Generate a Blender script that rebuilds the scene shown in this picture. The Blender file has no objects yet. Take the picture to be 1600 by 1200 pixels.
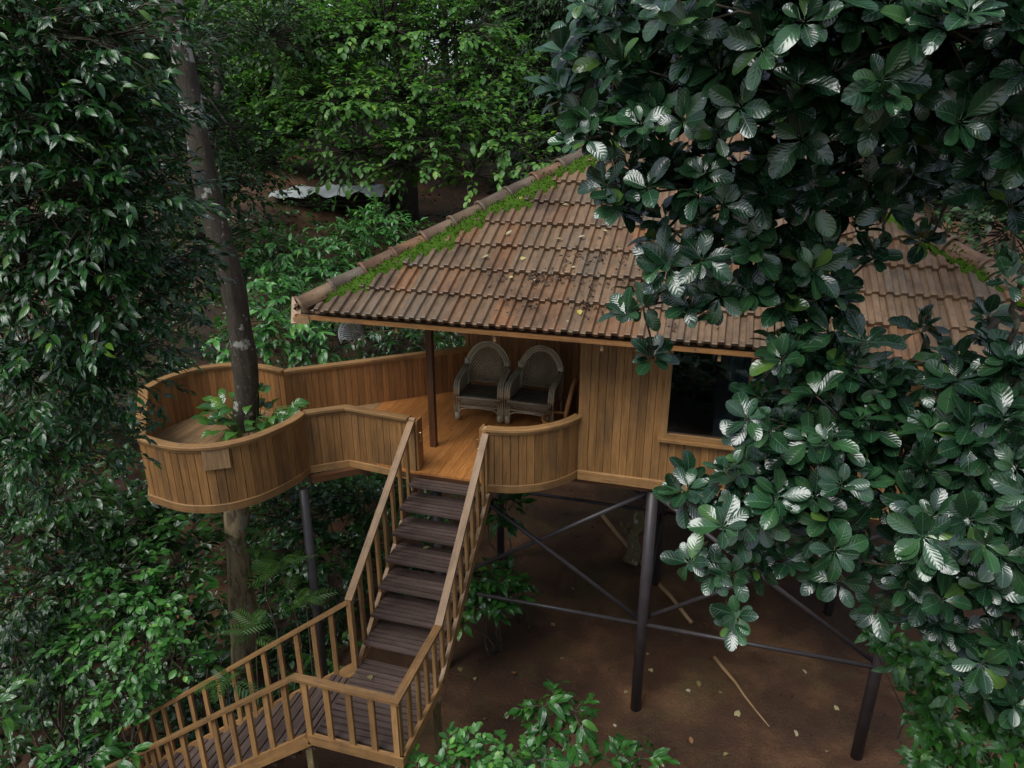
import bpy, bmesh, math, random
import numpy as np
from mathutils import Matrix, Vector

# ------------------------------------------------------------------ camera, sky, sun, exposure
SC = bpy.context.scene
COL = SC.collection
PITCH, YAW, CH, FPX = math.radians(21), math.radians(16), 8.2, 1109.0
cam = bpy.data.cameras.new('camera')
cam.sensor_width = 36.0
cam.lens = 36.0 * FPX / 1600.0
cam.clip_start = 0.05
cam.clip_end = 900
camo = bpy.data.objects.new('camera', cam)
COL.objects.link(camo)
camo.location = (0, 0, CH)
camo.rotation_euler = (math.pi / 2 - PITCH, 0, YAW)
SC.camera = camo

SUN_EL, SUN_AZ = math.radians(57), math.radians(-150)      # azimuth measured from +Y towards +X
world = bpy.data.worlds.new('World')
SC.world = world
world.use_nodes = True
wn = world.node_tree
for n in list(wn.nodes):
    wn.nodes.remove(n)
sky = wn.nodes.new('ShaderNodeTexSky')
sky.sky_type = 'NISHITA'
sky.sun_disc = False
sky.sun_elevation = SUN_EL
sky.sun_rotation = SUN_AZ
sky.dust_density = 1.0
sky.air_density = 1.0
sky.ozone_density = 1.0
hs = wn.nodes.new('ShaderNodeHueSaturation')
hs.inputs['Saturation'].default_value = 0.55
bg = wn.nodes.new('ShaderNodeBackground')
bg.inputs['Strength'].default_value = 0.072
wo = wn.nodes.new('ShaderNodeOutputWorld')
wn.links.new(sky.outputs[0], hs.inputs['Color'])
wn.links.new(hs.outputs[0], bg.inputs['Color'])
wn.links.new(bg.outputs[0], wo.inputs['Surface'])
sun = bpy.data.lights.new('sun', 'SUN')
sun.energy = 1.5
sun.angle = math.radians(40)
sun.color = (1.0, 0.985, 0.96)
suno = bpy.data.objects.new('sun', sun)
COL.objects.link(suno)
sdir = Vector((math.sin(SUN_AZ) * math.cos(SUN_EL), math.cos(SUN_AZ) * math.cos(SUN_EL), math.sin(SUN_EL)))
suno.rotation_euler = sdir.to_track_quat('Z', 'Y').to_euler()
suno.location = (0, 0, 40)
SC.view_settings.view_transform = 'Standard'
SC.view_settings.look = 'None'
SC.view_settings.gamma = 1.0
SC.view_settings.exposure = 1.02
SC.cycles.use_denoising = True
SC.cycles.max_bounces = 5
SC.cycles.diffuse_bounces = 2
SC.cycles.glossy_bounces = 2
SC.cycles.transmission_bounces = 4
SC.cycles.transparent_max_bounces = 4

# ------------------------------------------------------------------ small helpers
rng = np.random.default_rng(11)
random.seed(5)
cP, sP, cY, sY = math.cos(PITCH), math.sin(PITCH), math.cos(YAW), math.sin(YAW)


def at(px, py, t):
    """the point in the place seen at a photograph pixel, t metres deep"""
    x = (px - 800) / FPX
    y = (600 - py) / FPX
    f = cP + y * sP
    return np.array([(x * cY - f * sY) * t, (x * sY + f * cY) * t, CH + (-sP + y * cP) * t])


def ground_at(px, py, z=0.0):
    a = at(px, py, 1.0) - np.array([0, 0, CH])
    t = (z - CH) / a[2]
    return np.array([a[0] * t, a[1] * t, z])


def fwd(X, Y):
    return -X * sY + Y * cY


def project(P):
    P = np.asarray(P, float)
    x = P[:, 0] * cY + P[:, 1] * sY
    y = -P[:, 0] * sY + P[:, 1] * cY
    dz = P[:, 2] - CH
    w = y * cP - dz * sP
    u = y * sP + dz * cP
    w2 = np.where(w > 0.05, w, 0.05)
    return 800 + FPX * x / w2, 600 - FPX * u / w2, w


def smooth(a, b, x):
    t = np.clip((x - a) / (b - a), 0, 1)
    return t * t * (3 - 2 * t)


def terrain(X, Y):
    X = np.asarray(X, float)
    Y = np.asarray(Y, float)
    g = fwd(X, Y)
    z = 4.6 * smooth(15, 26, g) + 0.13 * np.clip(g - 34, 0, 60)
    z = z - 0.72 * smooth(-4.6, -7.2, X) * (1 - smooth(8, 12, Y))
    z = z + 1.6 * smooth(-9.5, -16, X)
    z = z + 0.03 * np.sin(X * 1.7 + Y * .6) * np.cos(Y * 1.3 - X * .4) + 0.015 * np.sin(X * 4.1) * np.sin(Y * 3.7)
    return z


# ------------------------------------------------------------------ materials
def newmat(name):
    m = bpy.data.materials.new(name)
    m.use_nodes = True
    nt = m.node_tree
    b = nt.nodes['Principled BSDF']

    def g(typ, props=None, **ins):
        n = nt.nodes.new('ShaderNode' + typ)
        for k, v in (props or {}).items():
            setattr(n, k, v)
        for k, v in ins.items():
            key = int(k[1:]) if k[0] == 'i' and k[1:].isdigit() else k.replace('_', ' ')
            s = n.inputs[key]
            if hasattr(v, 'is_linked'):
                nt.links.new(v, s)
            elif hasattr(v, 'outputs'):
                nt.links.new(v.outputs[0], s)
            else:
                s.default_value = v
        return n

    def setb(**ins):
        for k, v in ins.items():
            s = b.inputs[k.replace('_', ' ')]
            if hasattr(v, 'is_linked'):
                nt.links.new(v, s)
            elif hasattr(v, 'outputs'):
                nt.links.new(v.outputs[0], s)
            else:
                s.default_value = v
    return m, g, setb, nt, b


def ramp(g, fac, stops):
    r = g('ValToRGB', i0=fac)
    cr = r.color_ramp
    while len(cr.elements) < len(stops):
        cr.elements.new(0.5)
    for e, (p, c) in zip(cr.elements, stops):
        e.position = p
        e.color = (c[0], c[1], c[2], 1) if len(c) == 3 else c
    return r


def mix(g, fac, a, b, mode='MIX'):
    n = g('MixRGB', {'blend_type': mode})
    for s, v in ((n.inputs[0], fac), (n.inputs[1], a), (n.inputs[2], b)):
        if hasattr(v, 'is_linked'):
            s.id_data.links.new(v, s)
        elif hasattr(v, 'outputs'):
            s.id_data.links.new(v.outputs[0], s)
        elif isinstance(v, tuple):
            s.default_value = (*v[:3], 1)
        else:
            s.default_value = v
    return n


def wood(name, dark, light, rough=0.45, weather=0.35, wcol=(0.07, 0.05, 0.035), vary=0.3):
    m, g, setb, nt, b = newmat(name)
    uv = g('TexCoord')
    oi = g('ObjectInfo')
    off = g('VectorMath', {'operation': 'MULTIPLY'}, i0=oi.outputs['Random'], i1=(37.0, 91.0, 13.0))
    p = g('VectorMath', {'operation': 'ADD'}, i0=uv.outputs['UV'], i1=off)
    s1 = g('VectorMath', {'operation': 'MULTIPLY'}, i0=p, i1=(34, 1.7, 1))
    n1 = g('TexNoise', i0=s1, Scale=1.0, Detail=5.0, Roughness=0.6, Distortion=0.6)
    s2 = g('VectorMath', {'operation': 'MULTIPLY'}, i0=p, i1=(170, 6, 1))
    n2 = g('TexNoise', i0=s2, Scale=1.0, Detail=3.0)
    c1 = ramp(g, n1.outputs[0], [(0.28, dark), (0.72, light)])
    gr = ramp(g, n2.outputs[0], [(0.3, (0.55, 0.52, 0.5)), (0.6, (1, 1, 1))])
    c2 = mix(g, 0.75, c1.outputs[0], gr.outputs[0], 'MULTIPLY')
    geo = g('NewGeometry')
    ps = g('VectorMath', {'operation': 'MULTIPLY'}, i0=geo.outputs['Position'], i1=(4.6, 4.6, 1.3))
    n3 = g('TexNoise', i0=ps, Scale=1.0, Detail=6.0, Roughness=0.68)
    w = ramp(g, n3.outputs[0], [(0.46, (0, 0, 0)), (0.7, (weather * 1.4,) * 3)])
    c3 = mix(g, w.outputs[0], c2.outputs[0], wcol)
    mr = g('MapRange', i0=oi.outputs['Random'], i3=1 - vary, i4=1 + vary * 0.6)
    hsv = g('HueSaturation', Value=mr.outputs[0], Color=c3.outputs[0])
    bump = g('Bump', Strength=0.25, Distance=0.003, Height=n1.outputs[0])
    rr = g('MapRange', i0=n3.outputs[0], i3=rough - 0.08, i4=rough + 0.2)
    setb(Base_Color=hsv, Roughness=rr, Normal=bump)
    return m


def leaf_mat(name, dark, mid, light, young=None, rough=0.3, veins=14.0, vein_amt=0.35, trans=0.18, bumps=0.35, spec=0.5, spots=False):
    m, g, setb, nt, b = newmat(name)
    at_ = g('Attribute', {'attribute_name': 'rnd'})
    oi = g('ObjectInfo')
    r = g('Math', {'operation': 'ADD'}, i0=at_.outputs['Fac'], i1=oi.outputs['Random'])
    r = g('Math', {'operation': 'FRACT'}, i0=r)
    stops = [(0.0, dark), (0.5, mid), (0.88, light)]
    if young:
        stops += [(0.95, light), (0.985, young)]
    c = ramp(g, r, stops)
    uv = g('TexCoord')
    sep = g('SeparateXYZ', i0=uv.outputs['UV'])
    u = g('Math', {'operation': 'ABSOLUTE'}, i0=sep.outputs[0])
    midrib = g('MapRange', i0=u, i1=0.02, i2=0.07, i3=1.0, i4=0.0)
    k = g('Math', {'operation': 'MULTIPLY'}, i0=u, i1=0.28)
    k = g('Math', {'operation': 'SUBTRACT'}, i0=sep.outputs[1], i1=k)
    k = g('Math', {'operation': 'MULTIPLY'}, i0=k, i1=veins * 2 * math.pi)
    sn = g('Math', {'operation': 'SINE'}, i0=k)
    lat = g('MapRange', i0=sn, i1=0.86, i2=1.0, i3=0.0, i4=0.3)
    v = g('Math', {'operation': 'MAXIMUM'}, i0=midrib, i1=lat)
    va = g('Math', {'operation': 'MULTIPLY'}, i0=v, i1=vein_amt)
    pale = tuple(min(1, x * 2.2 + 0.05) for x in light)
    c2 = mix(g, va.outputs[0], c.outputs[0], pale)
    hsv = c2
    if spots:
        geo = g('NewGeometry')
        nz = g('TexNoise', i0=geo.outputs['Position'], Scale=34.0, Detail=2.0)
        sk = ramp(g, nz.outputs[0], [(0.70, (0, 0, 0)), (0.74, (0.8, 0.8, 0.8))])
        nb = g('TexNoise', i0=geo.outputs['Position'], Scale=5.0, Detail=1.0)
        vb = g('MapRange', i0=nb.outputs[0], i1=.3, i2=.7, i3=0.7, i4=1.35)
        hsv = mix(g, sk.outputs[0], g('HueSaturation', Value=vb.outputs[0], Color=c2.outputs[0]).outputs[0], (0.12, 0.075, 0.02))
    hb = g('Math', {'operation': 'SUBTRACT'}, i0=g('Math', {'operation': 'MULTIPLY'}, i0=sn, i1=0.4), i1=midrib)
    bump = g('Bump', Strength=bumps, Distance=0.006, Height=hb)
    setb(Base_Color=hsv, Roughness=rough, Normal=bump)
    b.inputs['Specular IOR Level'].default_value = spec
    if trans > 0:
        tr = g('BsdfTranslucent')
        tc = g('HueSaturation', Value=1.5, Saturation=1.1, Color=hsv.outputs[0])
        nt.links.new(tc.outputs[0], tr.inputs[0])
        ms = g('MixShader')
        ms.inputs[0].default_value = trans
        nt.links.new(b.outputs[0], ms.inputs[1])
        nt.links.new(tr.outputs[0], ms.inputs[2])
        nt.links.new(ms.outputs[0], nt.nodes['Material Output'].inputs[0])
    return m


def plain(name, col, rough=0.6, metallic=0.0, nscale=8.0, namt=0.35, bump=0.0, col2=None):
    m, g, setb, nt, b = newmat(name)
    geo = g('NewGeometry')
    n = g('TexNoise', i0=geo.outputs['Position'], Scale=nscale, Detail=6.0, Roughness=0.65)
    c2 = col2 or tuple(x * (1 - namt) for x in col)
    c = ramp(g, n.outputs[0], [(0.35, c2), (0.65, col)])
    setb(Base_Color=c, Roughness=rough, Metallic=metallic)
    if bump:
        setb(Normal=g('Bump', Strength=bump, Distance=0.01, Height=n.outputs[0]))
    return m


def bark(name, base, dark, lichen, amt=0.6, rough=0.85, scale=1.0, low=None):
    m, g, setb, nt, b = newmat(name)
    geo = g('NewGeometry')
    st = g('VectorMath', {'operation': 'MULTIPLY'}, i0=geo.outputs['Position'], i1=(14 * scale, 14 * scale, 3.2 * scale))
    n1 = g('TexNoise', i0=st, Scale=1.0, Detail=8.0, Roughness=0.7, Distortion=0.4)
    c1 = ramp(g, n1.outputs[0], [(0.3, dark), (0.7, base)])
    if low:
        spz = g('SeparateXYZ', i0=geo.outputs['Position'])
        cl = ramp(g, n1.outputs[0], [(0.36, tuple(x * .22 for x in low)), (0.55, low)])
        kz = g('MapRange', i0=spz.outputs[2], i1=4.0, i2=3.2, i3=0.0, i4=1.0)
        c1 = mix(g, kz.outputs[0], c1.outputs[0], cl.outputs[0])
    n2 = g('TexNoise', i0=geo.outputs['Position'], Scale=2.6 * scale, Detail=7.0, Roughness=0.62)
    sp = g('SeparateXYZ', i0=geo.outputs['Position'])
    hi = g('MapRange', i0=sp.outputs[2], i1=6.5, i2=9.0, i3=0.0, i4=0.09)
    n2b = g('Math', {'operation': 'ADD'}, i0=n2.outputs[0], i1=hi)
    l = ramp(g, n2b, [(0.6, (0, 0, 0)), (0.63, (amt,) * 3)])
    c2 = mix(g, l.outputs[0], c1.outputs[0], lichen)
    n3 = g('TexNoise', i0=geo.outputs['Position'], Scale=28.0 * scale, Detail=3.0)
    l3 = ramp(g, n3.outputs[0], [(0.66, (0, 0, 0)), (0.7, (amt * 0.5,) * 3)])
    c3 = mix(g, l3.outputs[0], c2.outputs[0], lichen)
    setb(Base_Color=c3, Roughness=rough, Normal=g('Bump', Strength=0.8, Distance=0.02, Height=n1.outputs[0]))
    return m


def tile_mat(name):
    m, g, setb, nt, b = newmat(name)
    oi = g('ObjectInfo')
    at_ = g('Attribute', {'attribute_name': 'rnd'})
    r = g('Math', {'operation': 'FRACT'}, i0=g('Math', {'operation': 'ADD'}, i0=at_.outputs['Fac'], i1=oi.outputs['Random']))
    c = ramp(g, r, [(0.0, (0.225, 0.113, 0.054)), (0.3, (0.165, 0.112, 0.068)), (0.55, (0.24, 0.147, 0.082)), (0.8, (0.155, 0.12, 0.085)), (1.0, (0.265, 0.12, 0.048))])
    uv = g('TexCoord')
    geo = g('NewGeometry')
    off = g('VectorMath', {'operation': 'MULTIPLY'}, i0=r, i1=(37.0, 91.0, 13.0))
    p = g('VectorMath', {'operation': 'ADD'}, i0=uv.outputs['UV'], i1=off)
    s1 = g('VectorMath', {'operation': 'MULTIPLY'}, i0=p, i1=(20, 5.0, 1))
    n1 = g('TexNoise', i0=s1, Scale=1.0, Detail=4.0, Roughness=0.6)
    st = ramp(g, n1.outputs[0], [(0.32, (0.35, 0.33, 0.32)), (0.55, (1, 1, 1)), (0.8, (1.15, 1.15, 1.2))])
    c2 = mix(g, 0.5, c.outputs[0], st.outputs[0], 'MULTIPLY')
    n2 = g('TexNoise', i0=geo.outputs['Position'], Scale=9.0, Detail=6.0, Roughness=0.7)
    gr = ramp(g, n2.outputs[0], [(0.5, (0, 0, 0)), (0.7, (0.55, 0.55, 0.55))])
    c3 = mix(g, gr.outputs[0], c2.outputs[0], (0.10, 0.088, 0.06))
    n4 = g('TexNoise', i0=geo.outputs['Position'], Scale=1.3, Detail=5.0, Roughness=0.6)
    dk = ramp(g, n4.outputs[0], [(0.5, (0, 0, 0)), (0.68, (0.6, 0.6, 0.6))])
    c4 = mix(g, dk.outputs[0], c3.outputs[0], (0.03, 0.022, 0.017))
    n3 = g('TexNoise', i0=geo.outputs['Position'], Scale=55.0, Detail=2.0)
    sp = ramp(g, n3.outputs[0], [(0.7, (0, 0, 0)), (0.73, (0.5, 0.5, 0.5))])
    c5 = mix(g, sp.outputs[0], c4.outputs[0], (0.45, 0.42, 0.33))
    rr = g('MapRange', i0=n2.outputs[0], i3=0.3, i4=0.65)
    b.inputs['Specular IOR Level'].default_value = 0.35
    setb(Base_Color=c5, Roughness=rr, Normal=g('Bump', Strength=0.35, Distance=0.006, Height=n2.outputs[0]))
    return m


MT = {
    'wood': wood('honey_wood', (0.235, 0.112, 0.034), (0.44, 0.232, 0.084)),
    'wood_in': wood('red_brown_wood', (0.28, 0.128, 0.042), (0.47, 0.228, 0.08), weather=0.25),
    'rail': wood('rail_wood', (0.30, 0.155, 0.053), (0.50, 0.285, 0.115), rough=0.4, weather=0.3),
    'dark_wood': wood('dark_post_wood', (0.11, 0.045, 0.018), (0.21, 0.09, 0.035)),
    'floor': wood('varnished_floor', (0.48, 0.18, 0.045), (0.68, 0.30, 0.09), rough=0.25, weather=0.1, vary=0.12),
    'tread': wood('purple_brown_tread', (0.075, 0.051, 0.042), (0.165, 0.116, 0.098), rough=0.35, weather=0.25),
    'ply': wood('weathered_plywood', (0.28, 0.17, 0.08), (0.44, 0.28, 0.14), weather=0.3),
    'grey_wood': wood('grey_weathered_wood', (0.12, 0.1, 0.08), (0.3, 0.26, 0.2), rough=0.7),
    'rattan': wood('aged_rattan', (0.44, 0.38, 0.25), (0.74, 0.66, 0.47), rough=0.45, weather=0.3, vary=0.15),
    'rattan_dark': wood('dark_rattan', (0.07, 0.055, 0.03), (0.22, 0.18, 0.10), rough=0.5),
    'cane': wood('orange_cane', (0.38, 0.17, 0.05), (0.52, 0.27, 0.1), rough=0.3),
    'steel': plain('grey_purple_painted_steel', (0.055, 0.046, 0.048), 0.42, 0.0, 5.0, 0.3),
    'tile': tile_mat('wet_clay_tile'),
    'under': plain('roof_boarding', (0.10, 0.05, 0.025), 0.7),
    'core': plain('dark_backing_board', (0.05, 0.03, 0.015), 0.8),
    'curtain': plain('painted_room_darkness', (0.018, 0.013, 0.01), 0.9),  # room lining, not cloth; its near-black paints in the unlit interior
    'blue_curtain': plain('pale_blue_curtain', (0.3, 0.38, 0.45), 0.9),
    'tarp': plain('pale_tarp', (0.52, 0.55, 0.55), 0.4, 0, 3.0, 0.3, 0.1),
    'cloth_pink': plain('pink_cloth', (0.45, 0.2, 0.2), 0.8, 0, 20.0, 0.5, 0.2),
    'sheet': plain('white_bed_sheet', (0.75, 0.76, 0.78), 0.8, 0, 4.0, 0.15, 0.1),
    'wall_white': plain('pale_pink_sheet_metal', (0.62, 0.5, 0.5), 0.5, 0, 3.0, 0.25),
    'brass': plain('brass', (0.55, 0.4, 0.2), 0.35, 0.8),
    'dead': plain('dead_leaf_brown', (0.09, 0.05, 0.025), 0.7, 0, 30.0, 0.6),
    'bark_main': bark('lichened_bark', (0.075, 0.058, 0.039), (0.02, 0.016, 0.011), (0.45, 0.45, 0.40), 0.7, low=(0.42, 0.32, 0.18)),
    'bark_dark': bark('dark_wet_bark', (0.05, 0.038, 0.026), (0.015, 0.012, 0.009), (0.1, 0.1, 0.07), 0.3),
    'bark_moss': bark('mossy_twig_bark', (0.13, 0.10, 0.065), (0.045, 0.035, 0.022), (0.26, 0.28, 0.18), 0.6, scale=3.0),
    'post_moss': bark('mossy_timber_post', (0.26, 0.19, 0.08), (0.07, 0.07, 0.03), (0.5, 0.48, 0.38), 0.8, scale=2.0),
}


def soil():
    m, g, setb, nt, b = newmat('wet_red_soil')
    geo = g('NewGeometry')
    n1 = g('TexNoise', i0=geo.outputs['Position'], Scale=0.55, Detail=7.0, Roughness=0.62)
    c1 = ramp(g, n1.outputs[0], [(0.3, (0.026, 0.011, 0.005)), (0.5, (0.082, 0.037, 0.016)), (0.66, (0.21, 0.102, 0.045))])
    n2 = g('TexNoise', i0=geo.outputs['Position'], Scale=0.9, Detail=8.0, Roughness=0.7, Distortion=0.5)
    mo = ramp(g, n2.outputs[0], [(0.52, (0, 0, 0)), (0.68, (0.55, 0.55, 0.55))])
    c2 = mix(g, mo.outputs[0], c1.outputs[0], (0.10, 0.085, 0.024))
    n3 = g('TexNoise', i0=geo.outputs['Position'], Scale=26.0, Detail=5.0, Roughness=0.7)
    sp = ramp(g, n3.outputs[0], [(0.3, (0.55, 0.55, 0.55)), (0.65, (1.1, 1.1, 1.1))])
    c3 = mix(g, 0.8, c2.outputs[0], sp.outputs[0], 'MULTIPLY')
    rr = g('MapRange', i0=n1.outputs[0], i3=0.45, i4=0.8)
    setb(Base_Color=c3, Roughness=rr, Normal=g('Bump', Strength=0.7, Distance=0.03, Height=n3.outputs[0]))
    return m


MT['soil'] = soil()
MT['moss'] = leaf_mat('moss_green', (0.0294, 0.0710, 0.0042), (0.0524, 0.1174, 0.0063), (0.0900, 0.1691, 0.0094), None, 0.8, 0.1, 0.0, 0.1, 0.0, 0.2)
MT['leaf_big'] = leaf_mat('broad_glossy_leaf', (0.0087, 0.0323, 0.0150), (0.0174, 0.0592, 0.0235), (0.0301, 0.0897, 0.0301), (0.0871, 0.1705, 0.0282), 0.22, 7.0, 0.5, 0.07, 0.16, 1.0, True)
MT['leaf_long'] = leaf_mat('long_glossy_leaf', (0.0103, 0.0457, 0.0121), (0.0225, 0.0865, 0.0190), (0.0375, 0.1262, 0.0242), (0.1125, 0.2402, 0.0259), 0.2, 8.0, 0.2, 0.08, 0.2, 0.8)
MT['leaf_oval'] = leaf_mat('soft_oval_leaf', (0.0392, 0.1156, 0.0225), (0.0783, 0.2073, 0.0360), (0.1355, 0.2962, 0.0511), (0.2258, 0.3850, 0.0525), 0.4, 6.0, 0.15, 0.3, 0.2)
MT['leaf_far'] = leaf_mat('far_leaf', (0.0101, 0.0306, 0.0080), (0.0202, 0.0582, 0.0138), (0.0360, 0.0919, 0.0204), (0.0720, 0.1302, 0.0290), 0.45, 6.0, 0.1, 0.25, 0.2)
MT['leaf_bush'] = leaf_mat('bright_bush_leaf', (0.0291, 0.1179, 0.0260), (0.0596, 0.1994, 0.0390), (0.0992, 0.2860, 0.0533), (0.1718, 0.3987, 0.0592), 0.26, 8.0, 0.25, 0.15, 0.25, 0.7)
MT['leaf_under'] = leaf_mat('undergrowth_leaf', (0.0090, 0.0401, 0.0082), (0.0198, 0.0731, 0.0126), (0.0360, 0.1156, 0.0178), (0.0720, 0.1770, 0.0223), 0.22, 8.0, 0.25, 0.08, 0.25, 0.8)
MT['leaf_coffee'] = leaf_mat('ribbed_coffee_leaf', (0.0162, 0.0720, 0.0142), (0.0347, 0.1320, 0.0209), (0.0520, 0.1726, 0.0247), (0.1040, 0.2550, 0.0285), 0.2, 9.0, 0.3, 0.15, 0.35, 0.75)
MT['leaf_heart'] = leaf_mat('heart_leaf', (0.0240, 0.0840, 0.0144), (0.0432, 0.1320, 0.0216), (0.0720, 0.1800, 0.0264), (0.1320, 0.2400, 0.0360), 0.2, 4.0, 0.3, 0.2, 0.3, 0.9)
MT['leaf_fern'] = leaf_mat('fern_leaf', (0.03, 0.085, 0.015), (0.05, 0.125, 0.02), (0.075, 0.165, 0.028), None, 0.45, 3.0, 0.1, 0.3, 0.1)
MT['leaf_fallen'] = leaf_mat('fallen_leaf', (0.22, 0.17, 0.06), (0.38, 0.33, 0.16), (0.45, 0.40, 0.26), (0.3, 0.12, 0.05), 0.5, 6.0, 0.2, 0.1, 0.3)
MT['leaf_yellow'] = leaf_mat('yellow_leaf', (0.42, 0.36, 0.05), (0.5, 0.43, 0.07), (0.45, 0.42, 0.18), None, 0.45, 6.0, 0.2, 0.1, 0.3)


def glass():
    m, g, setb, nt, b = newmat('window_glass')
    t = g('BsdfTransparent', Color=(0.55, 0.6, 0.62, 1))
    gl = g('BsdfGlossy', Roughness=0.02, Color=(0.9, 0.95, 1, 1))
    lw = g('LayerWeight', Blend=0.25)
    f = g('MapRange', i0=lw.outputs['Fresnel'], i3=0.1, i4=0.8)
    ms = g('MixShader')
    nt.links.new(f.outputs[0], ms.inputs[0])
    nt.links.new(t.outputs[0], ms.inputs[1])
    nt.links.new(gl.outputs[0], ms.inputs[2])
    nt.links.new(ms.outputs[0], nt.nodes['Material Output'].inputs[0])
    return m


MT['glass'] = glass()


# ------------------------------------------------------------------ object helpers
def empty(name, base, label=None, cat=None, group=None, rz=0.0):
    o = bpy.data.objects.new(name, None)
    o.empty_display_size = 0.2
    COL.objects.link(o)
    o.location = tuple(float(x) for x in base)
    o.rotation_euler = (0, 0, rz)
    tag(o, label, cat, group)
    return o


def tag(o, label=None, cat=None, group=None, kind=None):
    if label:
        o['label'] = label
    if cat:
        o['category'] = cat
    if group:
        o['group'] = group
    if kind:
        o['kind'] = kind
    return o


def put(name, me, parent=None, mw=None, kind=None, local=False):
    """link one mesh object; its geometry is in place coordinates unless local"""
    o = bpy.data.objects.new(name, me)
    COL.objects.link(o)
    if parent is not None:
        o.parent = parent
        if parent.type == 'EMPTY' and not local:
            o.matrix_parent_inverse = Matrix.Translation(-parent.location)
    if mw is not None:
        o.matrix_basis = mw
    if kind:
        o['kind'] = kind
    return o


def mesh(name, V, F, mat, uv=None, smooth_=False):
    me = bpy.data.meshes.new(name)
    me.from_pydata([tuple(map(float, v)) for v in V], [], [tuple(map(int, f)) for f in F])
    if uv is not None:
        l = me.uv_layers.new(name='UVMap')
        l.data.foreach_set('uv', np.asarray(uv, float).ravel())
    if smooth_:
        me.polygons.foreach_set('use_smooth', [True] * len(me.polygons))
    me.materials.append(MT[mat] if isinstance(mat, str) else mat)
    me.update()
    return me


class MB:
    """collects shapes with uv (metres: across, along) into one mesh"""

    def __init__(s):
        s.V, s.F, s.U = [], [], []

    def sweep(s, pts, prof, up=(0, 0, 1), closed=False, caps=True, smooth_=False, scale=None):
        pts = [np.array(p, float) for p in pts]
        n = len(pts)
        up = np.array(up, float)
        prof = np.array(prof, float)
        k = len(prof)
        per = [0.0]
        for i in range(k):
            per.append(per[-1] + np.linalg.norm(prof[(i + 1) % k] - prof[i]))
        base = len(s.V)
        L = [0.0]
        for i in range(1, n):
            L.append(L[-1] + np.linalg.norm(pts[i] - pts[i - 1]))
        if closed:
            Ltot = L[-1] + np.linalg.norm(pts[0] - pts[-1])
        for i in range(n):
            if closed:
                a = pts[i] - pts[i - 1]
                b = pts[(i + 1) % n] - pts[i]
            else:
                a = pts[i] - pts[i - 1] if i else pts[1] - pts[0]
                b = pts[i + 1] - pts[i] if i < n - 1 else a
            a = a / (np.linalg.norm(a) + 1e-9)
            b = b / (np.linalg.norm(b) + 1e-9)
            t = a + b
            t /= np.linalg.norm(t) + 1e-9
            side = np.cross(t, up)
            side /= np.linalg.norm(side) + 1e-9
            u2 = np.cross(side, t)
            c = max(0.35, float(np.dot(a, t)))
            sc = 1.0 if scale is None else scale[i]
            # stretch the section across the bend so mitres keep their width
            bend = b - a
            bl = np.linalg.norm(bend)
            for q in prof * sc:
                v = side * q[0] + u2 * q[1]
                if bl > 1e-6:
                    bd = bend / bl
                    bd = bd - t * np.dot(bd, t)
                    bd /= np.linalg.norm(bd) + 1e-9
                    v = v + bd * np.dot(v, bd) * (1 / c - 1)
                s.V.append(pts[i] + v)
        segs = n if closed else n - 1
        for i in range(segs):
            i2 = (i + 1) % n
            l0 = L[i]
            l1 = Ltot if (closed and i == n - 1) else L[i2]
            for j in range(k):
                j2 = (j + 1) % k
                s.F.append((base + i * k + j, base + i * k + j2, base + i2 * k + j2, base + i2 * k + j))
                s.U += [(per[j], l0), (per[j + 1], l0), (per[j + 1], l1), (per[j], l1)]
        if caps and not closed:
            s.F.append(tuple(base + j for j in range(k))[::-1])
            s.U += [(prof[j][0], prof[j][1]) for j in range(k)][::-1]
            e = base + (n - 1) * k
            s.F.append(tuple(e + j for j in range(k)))
            s.U += [(prof[j][0], prof[j][1]) for j in range(k)]
        return s

    def beam(s, a, b, w, h, up=(0, 0, 1)):
        return s.sweep([a, b], [(-w / 2, -h / 2), (w / 2, -h / 2), (w / 2, h / 2), (-w / 2, h / 2)], up)

    def tube(s, pts, r, n=6, closed=False, up=None):
        pts = [np.array(p, float) for p in pts]
        if up is None:
            dd = pts[-1] - pts[0] if not closed else np.cross(pts[1] - pts[0], pts[2] - pts[1])
            if closed:
                up = dd / (np.linalg.norm(dd) + 1e-9)
            else:
                up = (0, 0, 1) if abs(dd[2]) < 0.8 * np.linalg.norm(dd) else (0.3, 1, 0)
        sc = None
        if hasattr(r, '__len__'):
            sc = list(r)
            r = 1.0
        prof = [(math.cos(2 * math.pi * i / n) * r, math.sin(2 * math.pi * i / n) * r) for i in range(n)]
        return s.sweep(pts, prof, up, closed, True, True, sc)

    def box(s, c, sx, sy, sz):
        c = np.array(c, float)
        return s.sweep([c - [0, 0, sz / 2], c + [0, 0, sz / 2]], [(-sx / 2, -sy / 2), (sx / 2, -sy / 2), (sx / 2, sy / 2), (-sx / 2, sy / 2)], up=(0, 1, 0))

    def mesh(s, name, mat, smooth_=False):
        return mesh(name, s.V, s.F, mat, s.U, smooth_)

    def build(s, name, mat, parent=None, smooth_=False, kind=None, local=False, mw=None):
        return put(name, s.mesh(name, mat, smooth_), parent, mw, kind, local)


_pc = {}


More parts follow.
